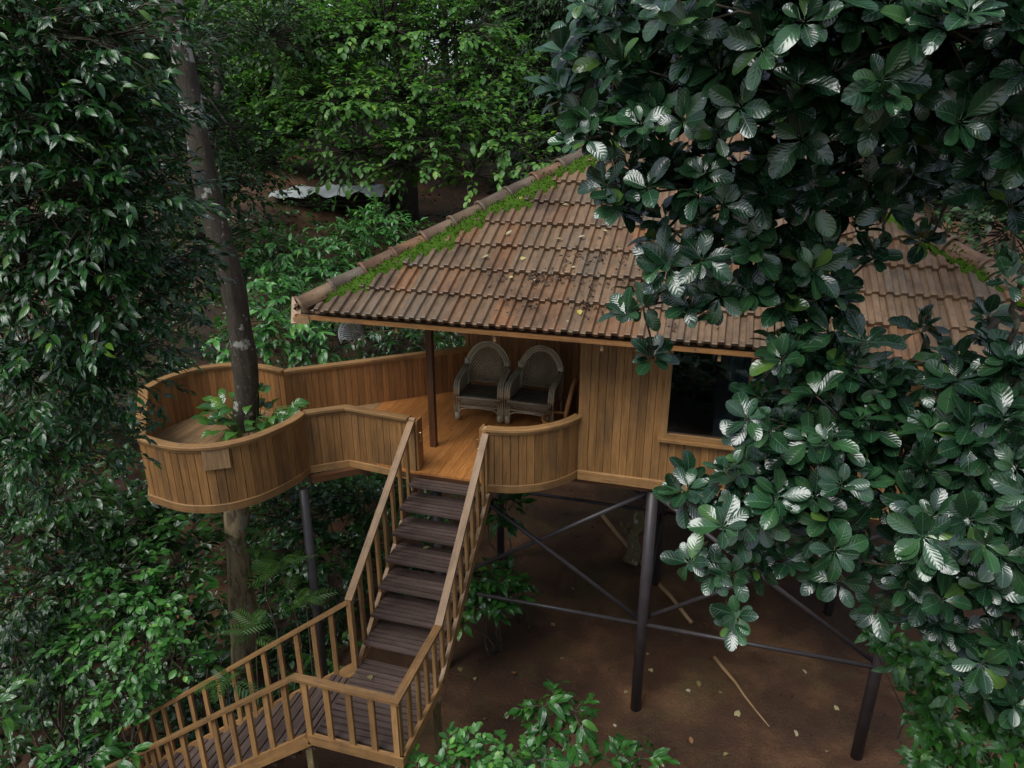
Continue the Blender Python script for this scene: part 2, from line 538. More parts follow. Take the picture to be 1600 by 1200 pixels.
def plank_mesh(w, h, t, mat, ch=0.0032, dp=0.010):
    """an upright board with grooved edges: local x across, y through, z along, base at 0"""
    key = (round(w, 4), round(h, 3), round(t, 4), mat)
    if key not in _pc:
        a, b = w / 2 - 0.0003, t / 2
        d = min(dp, b * 0.8)
        prof = [(-a + ch, -b), (a - ch, -b), (a, -b + d), (a, b - d), (a - ch, b), (-a + ch, b), (-a, b - d), (-a, -b + d)]
        # side axis of the sweep is t x up; with t=z and up=-y it is +x
        _pc[key] = MB().sweep([(0, 0, 0), (0, 0, h)], prof, up=(0, 1, 0)).mesh('plank', mat)
    return _pc[key]


def planks_along(parent, a, b, z0, z1, w=0.1, t=0.045, mat='wood', jitter=0.002):
    a = np.array(a, float)
    b = np.array(b, float)
    L = np.linalg.norm(b - a)
    n = max(1, round(L / w))
    w2 = L / n
    ang = math.atan2(b[1] - a[1], b[0] - a[0])
    me = plank_mesh(w2, z1 - z0, t, mat)
    nx, ny = -math.sin(ang), math.cos(ang)
    for i in range(n):
        p = a + (b - a) * ((i + .5) / n)
        j = random.uniform(-jitter, jitter)
        put('plank', me, parent, Matrix.Translation((p[0] + nx * j, p[1] + ny * j, z0)) @ Matrix.Rotation(ang, 4, 'Z'))


# ------------------------------------------------------------------ leaves
ROWS = {}


def leaf_tpl(nl, na, prof, fold=0.25, droop=0.25, wav=0.0, pet=0.06, twist=0.0, seed=0):
    """leaf along +y from 0 to 1, across x, normal +z. prof(v) half width"""
    r = np.random.default_rng(seed)
    V, U = [], []
    rows = []
    vs = ROWS.get(prof, None) or [i / nl for i in range(nl + 1)]
    nl = len(vs) - 1
    for i in range(nl + 1):
        v = vs[i]
        hw = prof(v)
        yy = pet + (1 - pet) * v
        row = []
        cols = [0.0] if hw < 1e-4 else np.linspace(-1, 1, na + 1)
        for u in cols:
            x = u * hw
            z = abs(x) * fold - droop * v * v + wav * math.sin(v * 9 + u * 2 + seed) * abs(u) * 0.5 + twist * x * v
            V.append((x, yy - droop * 0.25 * v * v, z))
            U.append((u * (1 if hw > 1e-4 else 0), v))
            row.append(len(V) - 1)
        rows.append(row)
    F = []
    for i in range(nl):
        a, b = rows[i], rows[i + 1]
        if len(a) == 1 and len(b) > 1:
            F += [(a[0], b[j + 1], b[j]) for j in range(len(b) - 1)]
        elif len(b) == 1 and len(a) > 1:
            F += [(a[j], a[j + 1], b[0]) for j in range(len(a) - 1)]
        else:
            F += [(a[j], a[j + 1], b[j + 1], b[j]) for j in range(len(a) - 1)]
    if pet <= 0:
        return np.array(V), F, np.array(U)
    # petiole
    k = len(V)
    V += [(-.008, 0, 0), (.008, 0, 0), (.008, pet + .03, 0), (-.008, pet + .03, 0)]
    U += [(0, 0)] * 4
    F.append((k, k + 1, k + 2, k + 3))
    return np.array(V), F, np.array(U)


def obov(v, w=0.26):
    if v <= 0 or v >= 1:
        return 0
    return w * math.sin(math.pi / 2 * v / .6) ** 1.05 if v < .6 else w * math.sqrt(max(0, 1 - ((v - .6) / .4) ** 2.2))


def ellip(v, w=0.17):
    return w * math.sin(math.pi * min(1, max(0, v)) ** 0.9) ** 0.9 * (1 - 0.25 * v) * 1.1 if 0 < v < 1 else 0


def ovalw(v, w=0.27):
    return w * math.sin(math.pi * v) ** 0.7 if 0 < v < 1 else 0


def heart(v, w=0.42):
    return 0 if v >= 1 else w * (0.62 + 0.9 * v - 0.6 * v * v) * (1 - v ** 1.6) ** 0.8 if v > 0 else w * 0.25


def frond_tpl(pairs=9, lw=0.1, ll=0.26, droop=0.3):
    V, F, U = [], [], []
    for i in range(pairs):
        v = 0.12 + 0.86 * i / (pairs - 1)
        L = ll * (0.5 + 0.9 * math.sin(math.pi * min(0.97, 0.18 + 0.75 * v)))
        for sgn in (-1, 1):
            dx, dy = sgn * math.cos(0.6), math.sin(0.6)
            nx, ny = -dy * sgn, dx * sgn
            y0 = v
            z0 = -droop * v * v
            k = len(V)
            for (a, b) in ((0, 0), (.35, lw * .5), (1, 0), (.35, -lw * .5)):
                V.append((dx * L * a + nx * b * L * 2.2, y0 + dy * L * a + ny * b * L * 2.2, z0 - 0.25 * L * a * a + abs(b) * .2))
                U.append((b * 4, a))
            F += [(k, k + 1, k + 2), (k, k + 2, k + 3)]
    k = len(V)
    n = 5
    for i in range(n):
        v = i / (n - 1)
        V += [(-.007, v, -droop * v * v), (.007, v, -droop * v * v)]
        U += [(0, v)] * 2
    for i in range(n - 1):
        F.append((k + 2 * i, k + 2 * i + 1, k + 2 * i + 3, k + 2 * i + 2))
    return np.array(V), F, np.array(U)


ROWS[obov] = [0, .18, .42, .66, .86, .965, 1]
TPL = {
    'big': [leaf_tpl(6, 4, obov, .28, d, w, .07, tw, sd) for d, w, tw, sd in ((.12, .05, .1, 1), (.28, .06, -.2, 2), (.02, .04, .15, 3), (.4, .07, 0, 4))],
    'big_mid': [leaf_tpl(6, 2, obov, .28, d, 0, .07, tw, sd) for d, tw, sd in ((.12, .1, 1), (.28, -.2, 2), (.02, .15, 3), (.4, 0, 4))],
    'big_lo': [leaf_tpl(4, 2, obov, .3, d, 0, .07, 0, sd) for d, sd in ((.15, 1), (.3, 2))],
    'long': [leaf_tpl(6, 2, ellip, .35, d, .03, .06, tw, sd) for d, tw, sd in ((.2, .2, 1), (.4, -.2, 2), (.08, 0, 3))],
    'long_lo': [leaf_tpl(4, 2, ellip, .35, d, 0, .06, 0, sd) for d, sd in ((.2, 1), (.42, 2))],
    'oval_lo': [leaf_tpl(3, 2, ovalw, .25, d, 0, .08, 0, sd) for d, sd in ((.12, 1), (.3, 2))],
    'oval': [leaf_tpl(5, 2, ovalw, .25, d, .03, .08, 0, sd) for d, sd in ((.12, 1), (.3, 2))],
    'long_far': [leaf_tpl(3, 2, ellip, .35, .3, 0, .0, 0, 1)],
    'far': [leaf_tpl(2, 2, ovalw, .3, .2, 0, .0, 0, 1)],
    'coffee': [leaf_tpl(7, 4, lambda v: ellip(v, .2), .2, d, .1, .06, tw, sd) for d, tw, sd in ((.35, .1, 1), (.55, -.2, 2), (.2, .0, 3))],
    'heart': [leaf_tpl(5, 4, heart, .2, d, .02, .2, tw, sd) for d, tw, sd in ((.2, .1, 1), (.4, -.1, 2))],
    'frond': [frond_tpl(9, .1, .26, .3), frond_tpl(8, .11, .3, .5)],
}
_leafmesh = {}


def nrm(a):
    return a / (np.linalg.norm(a, axis=-1, keepdims=True) + 1e-9)


def frames(dr, up):
    y = nrm(dr)
    x = nrm(np.cross(y, up))
    z = np.cross(x, y)
    return x, y, z


def leaves(parent, tpl, tpl_lo, pos, dr, up, size, mat, nobj=0, name='leaf', mass='foliage'):
    """the nobj leaves that show largest become leaf parts; the rest one foliage mesh"""
    pos = np.asarray(pos, float)
    N = len(pos)
    size = np.broadcast_to(np.asarray(size, float), (N,)).copy()
    x, y, z = frames(dr, up)
    idx = np.arange(N)
    chosen = np.zeros(N, bool)
    if nobj:
        mid = pos + y * size[:, None] * .5
        px, py, w = project(mid)
        ok = (w > .3) & (px > -30) & (px < 1630) & (py > -30) & (py < 1230)
        score = np.where(ok, size / np.maximum(w, .3), -1)
        # a leaf far behind the front of its own crown scores lower
        cell = (np.clip(px, 0, 1599) // 50).astype(int) * 100 + (np.clip(py, 0, 1199) // 50).astype(int)
        front = {}
        for i in idx[ok]:
            c_ = cell[i]
            if c_ not in front or w[i] < front[c_]:
                front[c_] = w[i]
        dep = np.array([w[i] - front.get(cell[i], w[i]) for i in idx])
        score = np.where(ok, score * np.exp(-1.6 * dep), -1)
        order = np.argsort(-score)[:nobj]
        chosen[order[score[order] > 0]] = True
        mats = MT[mat]
        for i in idx[chosen]:
            k = i % len(TPL[tpl])
            key = (tpl, k, mat)
            if key not in _leafmesh:
                V, F, U = TPL[tpl][k]
                uv = [U[q] for f in F for q in f]
                _leafmesh[key] = mesh(name, V, F, mat, uv, True)
            s = size[i]
            m = Matrix(((x[i, 0] * s, y[i, 0] * s, z[i, 0] * s, pos[i, 0]), (x[i, 1] * s, y[i, 1] * s, z[i, 1] * s, pos[i, 1]), (x[i, 2] * s, y[i, 2] * s, z[i, 2] * s, pos[i, 2]), (0, 0, 0, 1)))
            put(name, _leafmesh[key], parent, m)
    rest = idx[~chosen]
    if len(rest):
        mass_mesh(parent, tpl_lo, pos[rest], x[rest], y[rest], z[rest], size[rest], mat, mass)


def mass_mesh(parent, tpl, pos, x, y, z, size, mat, name='foliage', kind='stuff'):
    Vs, Fl, Fs, Us, Rs = [], [], [], [], []
    base = 0
    tl = TPL[tpl]
    which = rng.integers(0, len(tl), len(pos))
    for k, (V, F, U) in enumerate(tl):
        sel = np.where(which == k)[0]
        if not len(sel):
            continue
        n = len(sel)
        s = size[sel][:, None, None]
        W = pos[sel][:, None, :] + s * (V[None, :, 0:1] * x[sel][:, None, :] + V[None, :, 1:2] * y[sel][:, None, :] + V[None, :, 2:3] * z[sel][:, None, :])
        Vs.append(W.reshape(-1, 3))
        flat = np.array([q for f in F for q in f])
        lens = np.array([len(f) for f in F])
        Fl.append((flat[None, :] + (base + np.arange(n) * len(V))[:, None]).ravel())
        Fs.append(np.tile(lens, n))
        Us.append(np.tile(U[flat], (n, 1)))
        Rs.append(np.repeat(rng.random(n), len(V)))
        base += n * len(V)
    V = np.concatenate(Vs)
    L = np.concatenate(Fl)
    C = np.concatenate(Fs)
    me = bpy.data.meshes.new(name)
    me.vertices.add(len(V))
    me.vertices.foreach_set('co', V.astype(np.float32).ravel())
    me.loops.add(len(L))
    me.loops.foreach_set('vertex_index', L.astype(np.int32))
    me.polygons.add(len(C))
    st = np.concatenate([[0], np.cumsum(C)[:-1]])
    me.polygons.foreach_set('loop_start', st.astype(np.int32))
    me.polygons.foreach_set('loop_total', C.astype(np.int32))
    me.polygons.foreach_set('use_smooth', np.ones(len(C), bool))
    uvl = me.uv_layers.new(name='UVMap')
    uvl.data.foreach_set('uv', np.concatenate(Us).astype(np.float32).ravel())
    a = me.attributes.new('rnd', 'FLOAT', 'POINT')
    a.data.foreach_set('value', np.concatenate(Rs).astype(np.float32))
    me.materials.append(MT[mat])
    me.update()
    me.validate()
    return put(name, me, parent, None, kind)


def ball(n, squash=1.0, shell=0.55, up_bias=0.25):
    d = nrm(rng.normal(size=(n, 3)))
    d[:, 2] += up_bias
    d = nrm(d)
    r = shell + (1 - shell) * rng.random(n) ** 0.6
    r = np.where(rng.random(n) < 0.3, rng.random(n) * shell + 0.1, r) * (.8 + .5 * rng.random(n))
    p = d * r[:, None]
    p[:, 2] *= squash
    return p, d


UP = np.array([0, 0, 1.0])
TOCAM = np.array([0, 0, CH])


def spray(centers, axes, L, M, droop=0.25, spread=0.9, jit=0.25, flat=0.7):
    """M leaves set alternately along a twig of length L: returns pos, dir, up"""
    K = len(centers)
    ax = nrm(axes)
    side = nrm(np.cross(ax, UP + rng.normal(size=(K, 3)) * (1 - flat) * .6))
    j = np.arange(M)
    v = (j + .5) / M
    sgn = np.where(j % 2 == 0, 1.0, -1.0)
    pos = centers[:, None, :] + ax[:, None, :] * (v[None, :, None] * L) + rng.normal(size=(K, M, 3)) * 0.02 * L
    pos[:, :, 2] -= (v[None, :] ** 2) * L * droop
    w = 1 - v * 0.75
    dr = ax[:, None, :] * (0.55 + v[None, :, None] * .6) + side[:, None, :] * (sgn * spread * w)[None, :, None] + rng.normal(size=(K, M, 3)) * jit
    dr[:, :, 2] -= droop * (.6 + v[None, :])
    up = UP[None, None, :] * flat + rng.normal(size=(K, M, 3)) * (1.05 - flat) * .6 + ax[:, None, :] * .15
    return pos.reshape(-1, 3), dr.reshape(-1, 3), up.reshape(-1, 3)


def rosette(centers, axes, M, tilt=1.15, jit=0.16):
    K = len(centers)
    ax = nrm(axes)
    a = nrm(np.cross(ax, rng.normal(size=(K, 3))))
    b = np.cross(ax, a)
    th = (np.arange(M)[None, :] / M) * 2 * math.pi + rng.random((K, 1)) * 6.28 + rng.normal(size=(K, M)) * .22
    tl = tilt + rng.normal(size=(K, M)) * .22 - (np.arange(M)[None, :] % 3 == 0) * .35
    rad = a[:, None, :] * np.cos(th)[..., None] + b[:, None, :] * np.sin(th)[..., None]
    dr = rad * np.sin(tl)[..., None] + ax[:, None, :] * np.cos(tl)[..., None] + rng.normal(size=(K, M, 3)) * jit * .5
    up = ax[:, None, :] * np.sin(tl)[..., None] - rad * np.cos(tl)[..., None] + rng.normal(size=(K, M, 3)) * jit
    pos = np.repeat(centers[:, None, :], M, 1) + rad * .012
    return pos.reshape(-1, 3), dr.reshape(-1, 3), up.reshape(-1, 3)


def curve_pts(a, b, n=5, sag=0.15, wob=0.08):
    a = np.array(a, float)
    b = np.array(b, float)
    L = np.linalg.norm(b - a)
    t = np.linspace(0, 1, n)
    P = a[None] + (b - a)[None] * t[:, None]
    P[:, 2] += np.sin(t * math.pi) * L * sag
    w = rng.normal(size=(n, 3)) * L * wob * np.sin(t * math.pi)[:, None]
    return P + w


def twigs(mb, starts, ends, r=0.006):
    for a, b in zip(starts, ends):
        P = curve_pts(a, b, 3, 0.05, 0.05)
        mb.tube(P, [r * 1.6, r * 1.2, r * .7], 3)


def tree(name, label, cat, base, blobs, kind, leafsize, per, mat, tpl, tpl_lo, nobj=0, group=None, trunk_r=0.12, trunk_top=None,
         barkm='bark_dark', axis=(0, 0, 0.3), M=8, L=0.4, droop=0.25, squash=0.75, flat=0.7, tilt=1.15, limb_r=0.03, trunk_pts=None, stems=False, twig_r=0.006, leafname='leaf', shell=.55):
    """trunk, limbs, and leaves gathered round blob centres (centre xyz, radius)"""
    root = empty(name, base, label, cat, group)
    base = np.array(base, float)
    top = np.array(trunk_top if trunk_top is not None else np.mean([b[0] for b in blobs], 0), float)
    if not stems:
        tp = np.array(trunk_pts) if trunk_pts is not None else curve_pts(base, top, 7, 0, 0.03)
        rr = np.linspace(trunk_r * 1.25, trunk_r * .45, len(tp))
        MB().tube(tp, rr, 10).build('trunk', barkm, root, True)
    lm = MB()
    allp, alld, allu, alls = [], [], [], []
    axis = np.array(axis, float)
    if not stems:
        nodes = [np.array(p) for p in tp]
        nr = [trunk_r * .4] * len(nodes)
        blobs = sorted(blobs, key=lambda b: min(np.linalg.norm(tp - b[0], axis=1)))
    for (c, r) in blobs:
        c = np.array(c, float)
        if stems:
            P = curve_pts(base + np.append(rng.normal(size=2) * .08, 0), c, 5, 0.02, 0.05)
            lm.tube(P, np.linspace(limb_r, limb_r * .4, 5), 5)
        else:
            k = min(range(len(nodes)), key=lambda i: np.linalg.norm(nodes[i] - c))
            P = curve_pts(nodes[k], c, 6, 0.03, 0.06)
            r0 = min(limb_r, nr[k])
            lm.tube(P, np.linspace(r0, max(twig_r * 1.5, r0 * .72), 6), 6)
            nodes.append(c)
            nr.append(max(twig_r * 1.5, r0 * .72))
        K = max(2, int(per * r * r))
        q, d = ball(K, squash, shell)
        cen = c + q * r
        if kind == 'rosette':
            ax = d * .5 + axis + rng.normal(size=(K, 3)) * .38
            p_, d_, u_ = rosette(cen, ax, M, tilt)
            rs = np.repeat(.8 + .35 * rng.random(K), M)
            twigs(lm, np.repeat(c[None], K, 0) + q * r * .2, cen, twig_r)
        else:
            ax = d * np.array([1, 1, .5]) + axis + rng.normal(size=(K, 3)) * .25
            p_, d_, u_ = spray(cen, ax, L, M, droop, .9, .25, flat)
            rs = 1.0
            e = cen + nrm(ax) * L * .8
            e[:, 2] -= L * droop * .6
            twigs(lm, np.repeat(c[None], K, 0) + q * r * .3, e, twig_r)
        allp.append(p_)
        alld.append(d_)
        allu.append(u_)
        alls.append(leafsize * rs * (0.65 + 0.6 * rng.random(len(p_))))
    lm.build('branch', barkm, root, True)
    P_, D_, U_, S_ = map(np.concatenate, (allp, alld, allu, alls))
    leaves(root, tpl, tpl_lo, P_, D_, U_, S_, mat, nobj, leafname)
    return root


def B(*specs):
    return [(at(px, py, t), r) for px, py, t, r in specs]

# ------------------------------------------------------------------ the ground
def build_ground():
    xs = np.concatenate([np.linspace(-400, -42, 14), np.linspace(-40, 30, 141), np.linspace(32, 400, 14)])
    ys = np.concatenate([np.linspace(-300, -12, 12), np.linspace(-10, 60, 141), np.linspace(62, 500, 14)])
    X, Y = np.meshgrid(xs, ys)
    Zt = terrain(X, Y)
    V = np.stack([X.ravel(), Y.ravel(), Zt.ravel()], 1)
    nx, ny = len(xs), len(ys)
    F = [(j * nx + i, j * nx + i + 1, (j + 1) * nx + i + 1, (j + 1) * nx + i) for j in range(ny - 1) for i in range(nx - 1)]
    o = put('ground', mesh('ground', V, F, 'soil', None, True))
    o['kind'] = 'structure'
    return o


build_ground()


def pebbles():
    """clods and small stones that roughen the bare soil"""
    n = 2600
    V0 = np.array([(1, 0, 0), (-1, 0, 0), (0, 1, 0), (0, -1, 0), (0, 0, .7), (0, 0, -.7)], float)
    F0 = [(0, 2, 4), (2, 1, 4), (1, 3, 4), (3, 0, 4), (2, 0, 5), (1, 2, 5), (3, 1, 5), (0, 3, 5)]
    TPL['clod'] = [(V0 * (1 + .25 * rng.normal(size=(6, 1))), F0, np.zeros((6, 2))) for _ in range(4)]
    P = np.stack([rng.uniform(-7, 6, n), rng.uniform(5, 17, n), np.zeros(n)], 1)
    P += np.append(rng.normal(size=2), 0) * 0
    P[:, 2] = terrain(P[:, 0], P[:, 1]) + .004
    x, y, z = frames(rng.normal(size=(n, 3)) * [1, 1, .2], rng.normal(size=(n, 3)) * .3 + [0, 0, 1])
    o = mass_mesh(None, 'clod', P, x, y, z, .006 + .03 * rng.random(n) ** 4, 'soil', 'soil_clods')
    tag(o, 'small clods and stones scattered over the bare soil', 'stones', None, 'stuff')


pebbles()

# ------------------------------------------------------------------ the tree house
FB, FD, RT = 3.75, 3.88, 4.62            # floor underside, floor top, rail top
WY, WX = 8.14, -1.42                     # front wall plane, front left corner
XR, YB, YR, XL = 3.45, 15.7, 10.45, -3.75  # right wall, back wall, porch back wall, left wall
BC, BR = np.array([-2.45, 8.53]), 1.05   # curved balcony

house = empty('tree_house', (-0.5, 11.9, 0), 'wooden tree house on steel posts with a red tiled pyramid roof and curved board railings', 'tree house')

# posts and bracing
for i, x in enumerate((-3.47, -0.47, 2.52)):
    for j, y in enumerate((8.22, 11.3, 14.4)):
        MB().tube([(x, y, -0.15), (x, y, FB - 0.1)], 0.075, 16).build('post', 'steel', house, True)


def brace(a, b, r=0.032):
    MB().tube([a, b], r, 8).build('brace', 'steel', house, True)


for y in (8.22, 11.3):
    for x0, x1 in ((-3.47, -0.47), (-0.47, 2.52)):
        brace((x0, y - .02, 1.55), (x1, y - .02, 1.55), 0.03)
        brace((x0, y, 3.62), (x1, y, 1.58))
        brace((x0, y + .065, 1.58), (x1, y + .065, 3.62))
for x in (-0.47,):
    for y0, y1 in ((8.3, 11.3), (11.3, 14.4)):
        brace((x, y0, 1.5), (x, y1, 1.5), 0.03)
        brace((x + .07, y0, 3.6), (x + .07, y1, 1.5))
# slim post under the round platform
MB().tube([(-4.83, 6.98, -0.8), (-4.79, 6.98, FB - 0.08)], 0.06, 12).build('post', 'steel', house, True)
# under-floor beams
fb = MB()
for y in (8.25, 11.3, 14.4):
    fb.beam((-3.7, y, FB - .06), (3.4, y, FB - .06), 0.1, 0.118)
for x in np.arange(-3.6, 3.45, 0.6):
    fb.beam((x, 8.2, FB + .045), (x, 15.6, FB + .045), 0.05, 0.085)
fb.beam((-4.9, 7.35, FB - .05), (-6.9, 7.5, FB - .05), 0.09, 0.095)
fb.beam((-4.8, 7.2, FB - .05), (-3.5, 8.3, FB - .05), 0.09, 0.09)
fb.beam((-6.2, 8.4, FB - .05), (-3.6, 10.5, FB - .05), 0.09, 0.09)
fb.build('floor_beam', 'dark_wood', house)

# deck floor: boards cut to the outline of porch, walkway, platform and balcony
def spline(pts, n):
    P = np.array([pts[0]] + list(pts) + [pts[-1]], float)
    out = []
    for i in range(len(P) - 3):
        a, b, c, d = P[i:i + 4]
        for t in np.linspace(0, 1, 24, endpoint=False):
            out.append(.5 * (2 * b + (c - a) * t + (2 * a - 5 * b + 4 * c - d) * t * t + (3 * b - a - 3 * c + d) * t ** 3))
    out.append(P[-1])
    out = np.array(out)
    l = np.concatenate([[0], np.cumsum(np.linalg.norm(np.diff(out, axis=0), axis=1))])
    u = np.linspace(0, l[-1], n)
    return [np.array([np.interp(k, l, out[:, 0]), np.interp(k, l, out[:, 1])]) for k in u]


def rail_xy(px, py):
    return ground_at(px, py, RT)[:2]


front_pts = [rail_xy(*q) for q in ((472, 643), (450, 658), (404, 678), (361, 690), (316, 696), (267, 694), (218, 681))]
back_pts = [rail_xy(*q) for q in ((224, 607), (250, 592), (289, 579), (320, 572), (360, 568), (404, 570), (443, 578))]
arc_f, arc_k = spline(front_pts, 30), spline(back_pts, 26)
arc = arc_f + arc_k
cusp1, cusp2 = arc[0], arc[-1]
elbow, stair_l, stair_r = np.array([-4.44, 7.60]), np.array([-3.50, 7.50]), np.array([-2.47, 7.48])
back_end = np.array([-3.72, 10.42])
barc = [BC + BR * np.array([math.cos(t), math.sin(t)]) for t in np.linspace(math.radians(-91), math.radians(-20), 20)]
outline = [np.array([-3.50, 7.45]), elbow] + arc + [back_end, np.array([WX, YR]), np.array([WX, 8.2])] + barc[::-1] + [np.array([-2.47, 7.45])]


def clip_poly(poly, axis, val, keep_less):
    out = []
    n = len(poly)
    for i in range(n):
        p, q = poly[i], poly[(i + 1) % n]
        ip = (p[axis] <= val) == keep_less
        iq = (q[axis] <= val) == keep_less
        if ip:
            out.append(p)
        if ip != iq:
            t = (val - p[axis]) / (q[axis] - p[axis])
            out.append(p + (q - p) * t)
    return out


slab = MB()
deck = None
bmf = bmesh.new()
bv = [bmf.verts.new((p[0], p[1], FB + .02)) for p in outline]
bmf.faces.new(bv)
r_ = bmesh.ops.extrude_face_region(bmf, geom=bmf.faces[:])
for v in [g for g in r_['geom'] if isinstance(g, bmesh.types.BMVert)]:
    v.co.z = FD - .032
me = bpy.data.meshes.new('deck_frame')
bmesh.ops.triangulate(bmf, faces=bmf.faces[:])
bmf.to_mesh(me)
bmf.free()
me.materials.append(MT['dark_wood'])
deck = put('deck', me, house)
xs = np.arange(-7.5, -1.3, 0.115)
for i, x in enumerate(xs):
    poly = clip_poly(clip_poly(outline, 0, x + 0.0015, False), 0, x + 0.1135, True)
    if len(poly) < 3:
        continue
    # a strip of the outline may fall in two pieces: split them at big jumps in y
    bm = bmesh.new()
    vs = [bm.verts.new((p[0], p[1], FD - .03)) for p in poly]
    try:
        f = bm.faces.new(vs)
    except ValueError:
        bm.free()
        continue
    bmesh.ops.triangulate(bm, faces=[f])
    bmesh.ops.remove_doubles(bm, verts=bm.verts[:], dist=1e-5)
    r_ = bmesh.ops.extrude_face_region(bm, geom=bm.faces[:])
    for v in [g for g in r_['geom'] if isinstance(g, bmesh.types.BMVert)]:
        v.co.z = FD
    bmesh.ops.recalc_face_normals(bm, faces=bm.faces[:])
    uvl = bm.loops.layers.uv.new('UVMap')
    for f in bm.faces:
        for l in f.loops:
            l[uvl].uv = (l.vert.co.x, l.vert.co.y)
    me = bpy.data.meshes.new('plank')
    bm.to_mesh(me)
    bm.free()
    me.materials.append(MT['floor' if x > -4.9 else 'ply'])
    put('plank', me, deck)

# railings of upright boards, with cap rail and foot rail
CAP = [(-.062, -.016), (.062, -.016), (.062, .014), (.05, .02), (-.05, .02), (-.062, .014)]
SUB = [(-.036, -.02), (.036, -.02), (.036, .02), (-.036, .02)]
FOOT = [(-.04, -.045), (.04, -.045), (.04, .05), (.03, .055), (-.03, .055), (-.04, .05)]


def railing(path, name='railing', mat='wood', z0=FB + .04, top=RT):
    P3 = lambda z: [(p[0], p[1], z) for p in path]
    mb = MB()
    mb.sweep(P3(top - .02), CAP)
    mb.sweep(P3(top - .058), SUB)
    r = mb.build(name, 'rail', house)
    MB().sweep(P3(z0 + .005), FOOT).build('foot_rail', 'rail', r)
    return r


def rail_planks(r, path, w=0.1, mat='wood'):
    for a, b in zip(path[:-1], path[1:]):
        planks_along(r, a, b, FB + .06, RT - .05, w, 0.044, mat)


def plen(pts):
    return sum(np.linalg.norm(b - a) for a, b in zip(pts[:-1], pts[1:]))


r1 = railing(arc)
bf, bk = spline(front_pts, round(plen(arc_f) / .1) + 1), spline(back_pts, round(plen(arc_k) / .1) + 1)
rail_planks(r1, bf, 0.2)
rail_planks(r1, [bf[-1], bk[0]], 0.1, 'wood_in')
rail_planks(r1, bk, 0.2, 'wood_in')
r2 = railing([cusp1 + np.array([.01, .01]), elbow, stair_l])
rail_planks(r2, [cusp1, elbow, stair_l], 0.098)
r3 = railing([cusp2, back_end])
rail_planks(r3, [cusp2, back_end], 0.098, 'wood_in')
bb = [BC + BR * np.array([math.cos(t), math.sin(t)]) for t in np.linspace(math.radians(-91), math.radians(-21), 14)]
r4 = railing(barc)
rail_planks(r4, bb, 0.2)
# plywood patch on the round platform
i_p = min(range(1, len(arc_f) - 1), key=lambda i: abs(project([(*arc_f[i], RT - .1)])[0][0] - 338))
pt_ = arc_f[i_p + 1] - arc_f[i_p - 1]
ap = math.atan2(pt_[0], -pt_[1])
ap = ap if math.sin(ap) < 0 else ap + math.pi
pp = arc_f[i_p] + .036 * np.array([math.cos(ap), math.sin(ap)])
tg = np.array([-math.sin(ap), math.cos(ap)])
pa = MB()
pa.beam((pp[0], pp[1], RT - .30), (pp[0], pp[1], RT - .045), 0.29, 0.012, up=(math.cos(ap), math.sin(ap), 0))
pa.build('patch_board', 'ply', house)

# walls
def wall(name, a, b, z0, z1, mat, w=0.1, segs=None, inward=(0, 1)):
    """backing sheet with boards on its face; segs: list of (s0,s1,z0,z1) runs along a-b"""
    a = np.array(a, float)
    b = np.array(b, float)
    L = np.linalg.norm(b - a)
    t = (b - a) / L
    n = np.array(inward, float)
    mb = MB()
    segs = segs or [(0, L, z0, z1)]
    for s0, s1, q0, q1 in segs:
        p, q = a + t * s0 + n * .036, a + t * s1 + n * .036
        mb.sweep([(p[0], p[1], (q0 + q1) / 2), (q[0], q[1], (q0 + q1) / 2)], [(-.01, -(q1 - q0) / 2), (.01, -(q1 - q0) / 2), (.01, (q1 - q0) / 2), (-.01, (q1 - q0) / 2)])
    o = mb.build(name, 'core', house)
    for s0, s1, q0, q1 in segs:
        planks_along(o, a + t * s0, a + t * s1, q0, q1, w, 0.04, mat)
    return o


WT = 6.12
WX0, WX1, WZ0, WZ1 = -0.36, 2.15, 4.52, 5.78
L = XR - WX
wall('wall', (WX, WY), (XR, WY), FB + .1, WT, 'wood', 0.098,
     [(0, WX0 - WX - .06, FB + .1, WT), (WX0 - WX - .06, WX1 - WX + .06, FB + .1, WZ0 - .06), (WX0 - WX - .06, WX1 - WX + .06, WZ1 + .06, WT), (WX1 - WX + .06, L, FB + .1, WT)])
wall('wall', (XL, YR), (WX, YR), FD + .005, 6.44, 'wood_in', 0.098)
wall('wall', (WX, WY + .03), (WX, YR), FD + .005, 6.12, 'wood_in', 0.1, inward=(1, 0))
wall('wall', (XR, WY), (XR, YB), FB + .1, WT, 'wood', 0.2, inward=(-1, 0))
wall('wall', (XL, YB), (XR, YB), FB + .1, WT, 'wood', 0.2, inward=(0, -1))
wall('wall', (XL, YR + .05), (XL, YB), FB + .1, WT, 'wood', 0.2, inward=(1, 0))
tr = MB()
tr.sweep([(WX - .02, WY - .005, FB + .045), (XR + .03, WY - .005, FB + .045)], [(-.05, -.06), (.04, -.06), (.04, .06), (.02, .07), (-.05, .07)])
tr.build('skirting_board', 'rail', house)
MB().beam((WX - .012, WY + .03, FB + .12), (WX - .012, WY + .03, WT), 0.06, 0.05, up=(0, 1, 0)).build('corner_trim', 'rail', house)
MB().beam((XL, YR - .02, FD), (XL, YR - .02, 6.4), 0.06, 0.05, up=(0, 1, 0)).build('corner_trim', 'rail', house)
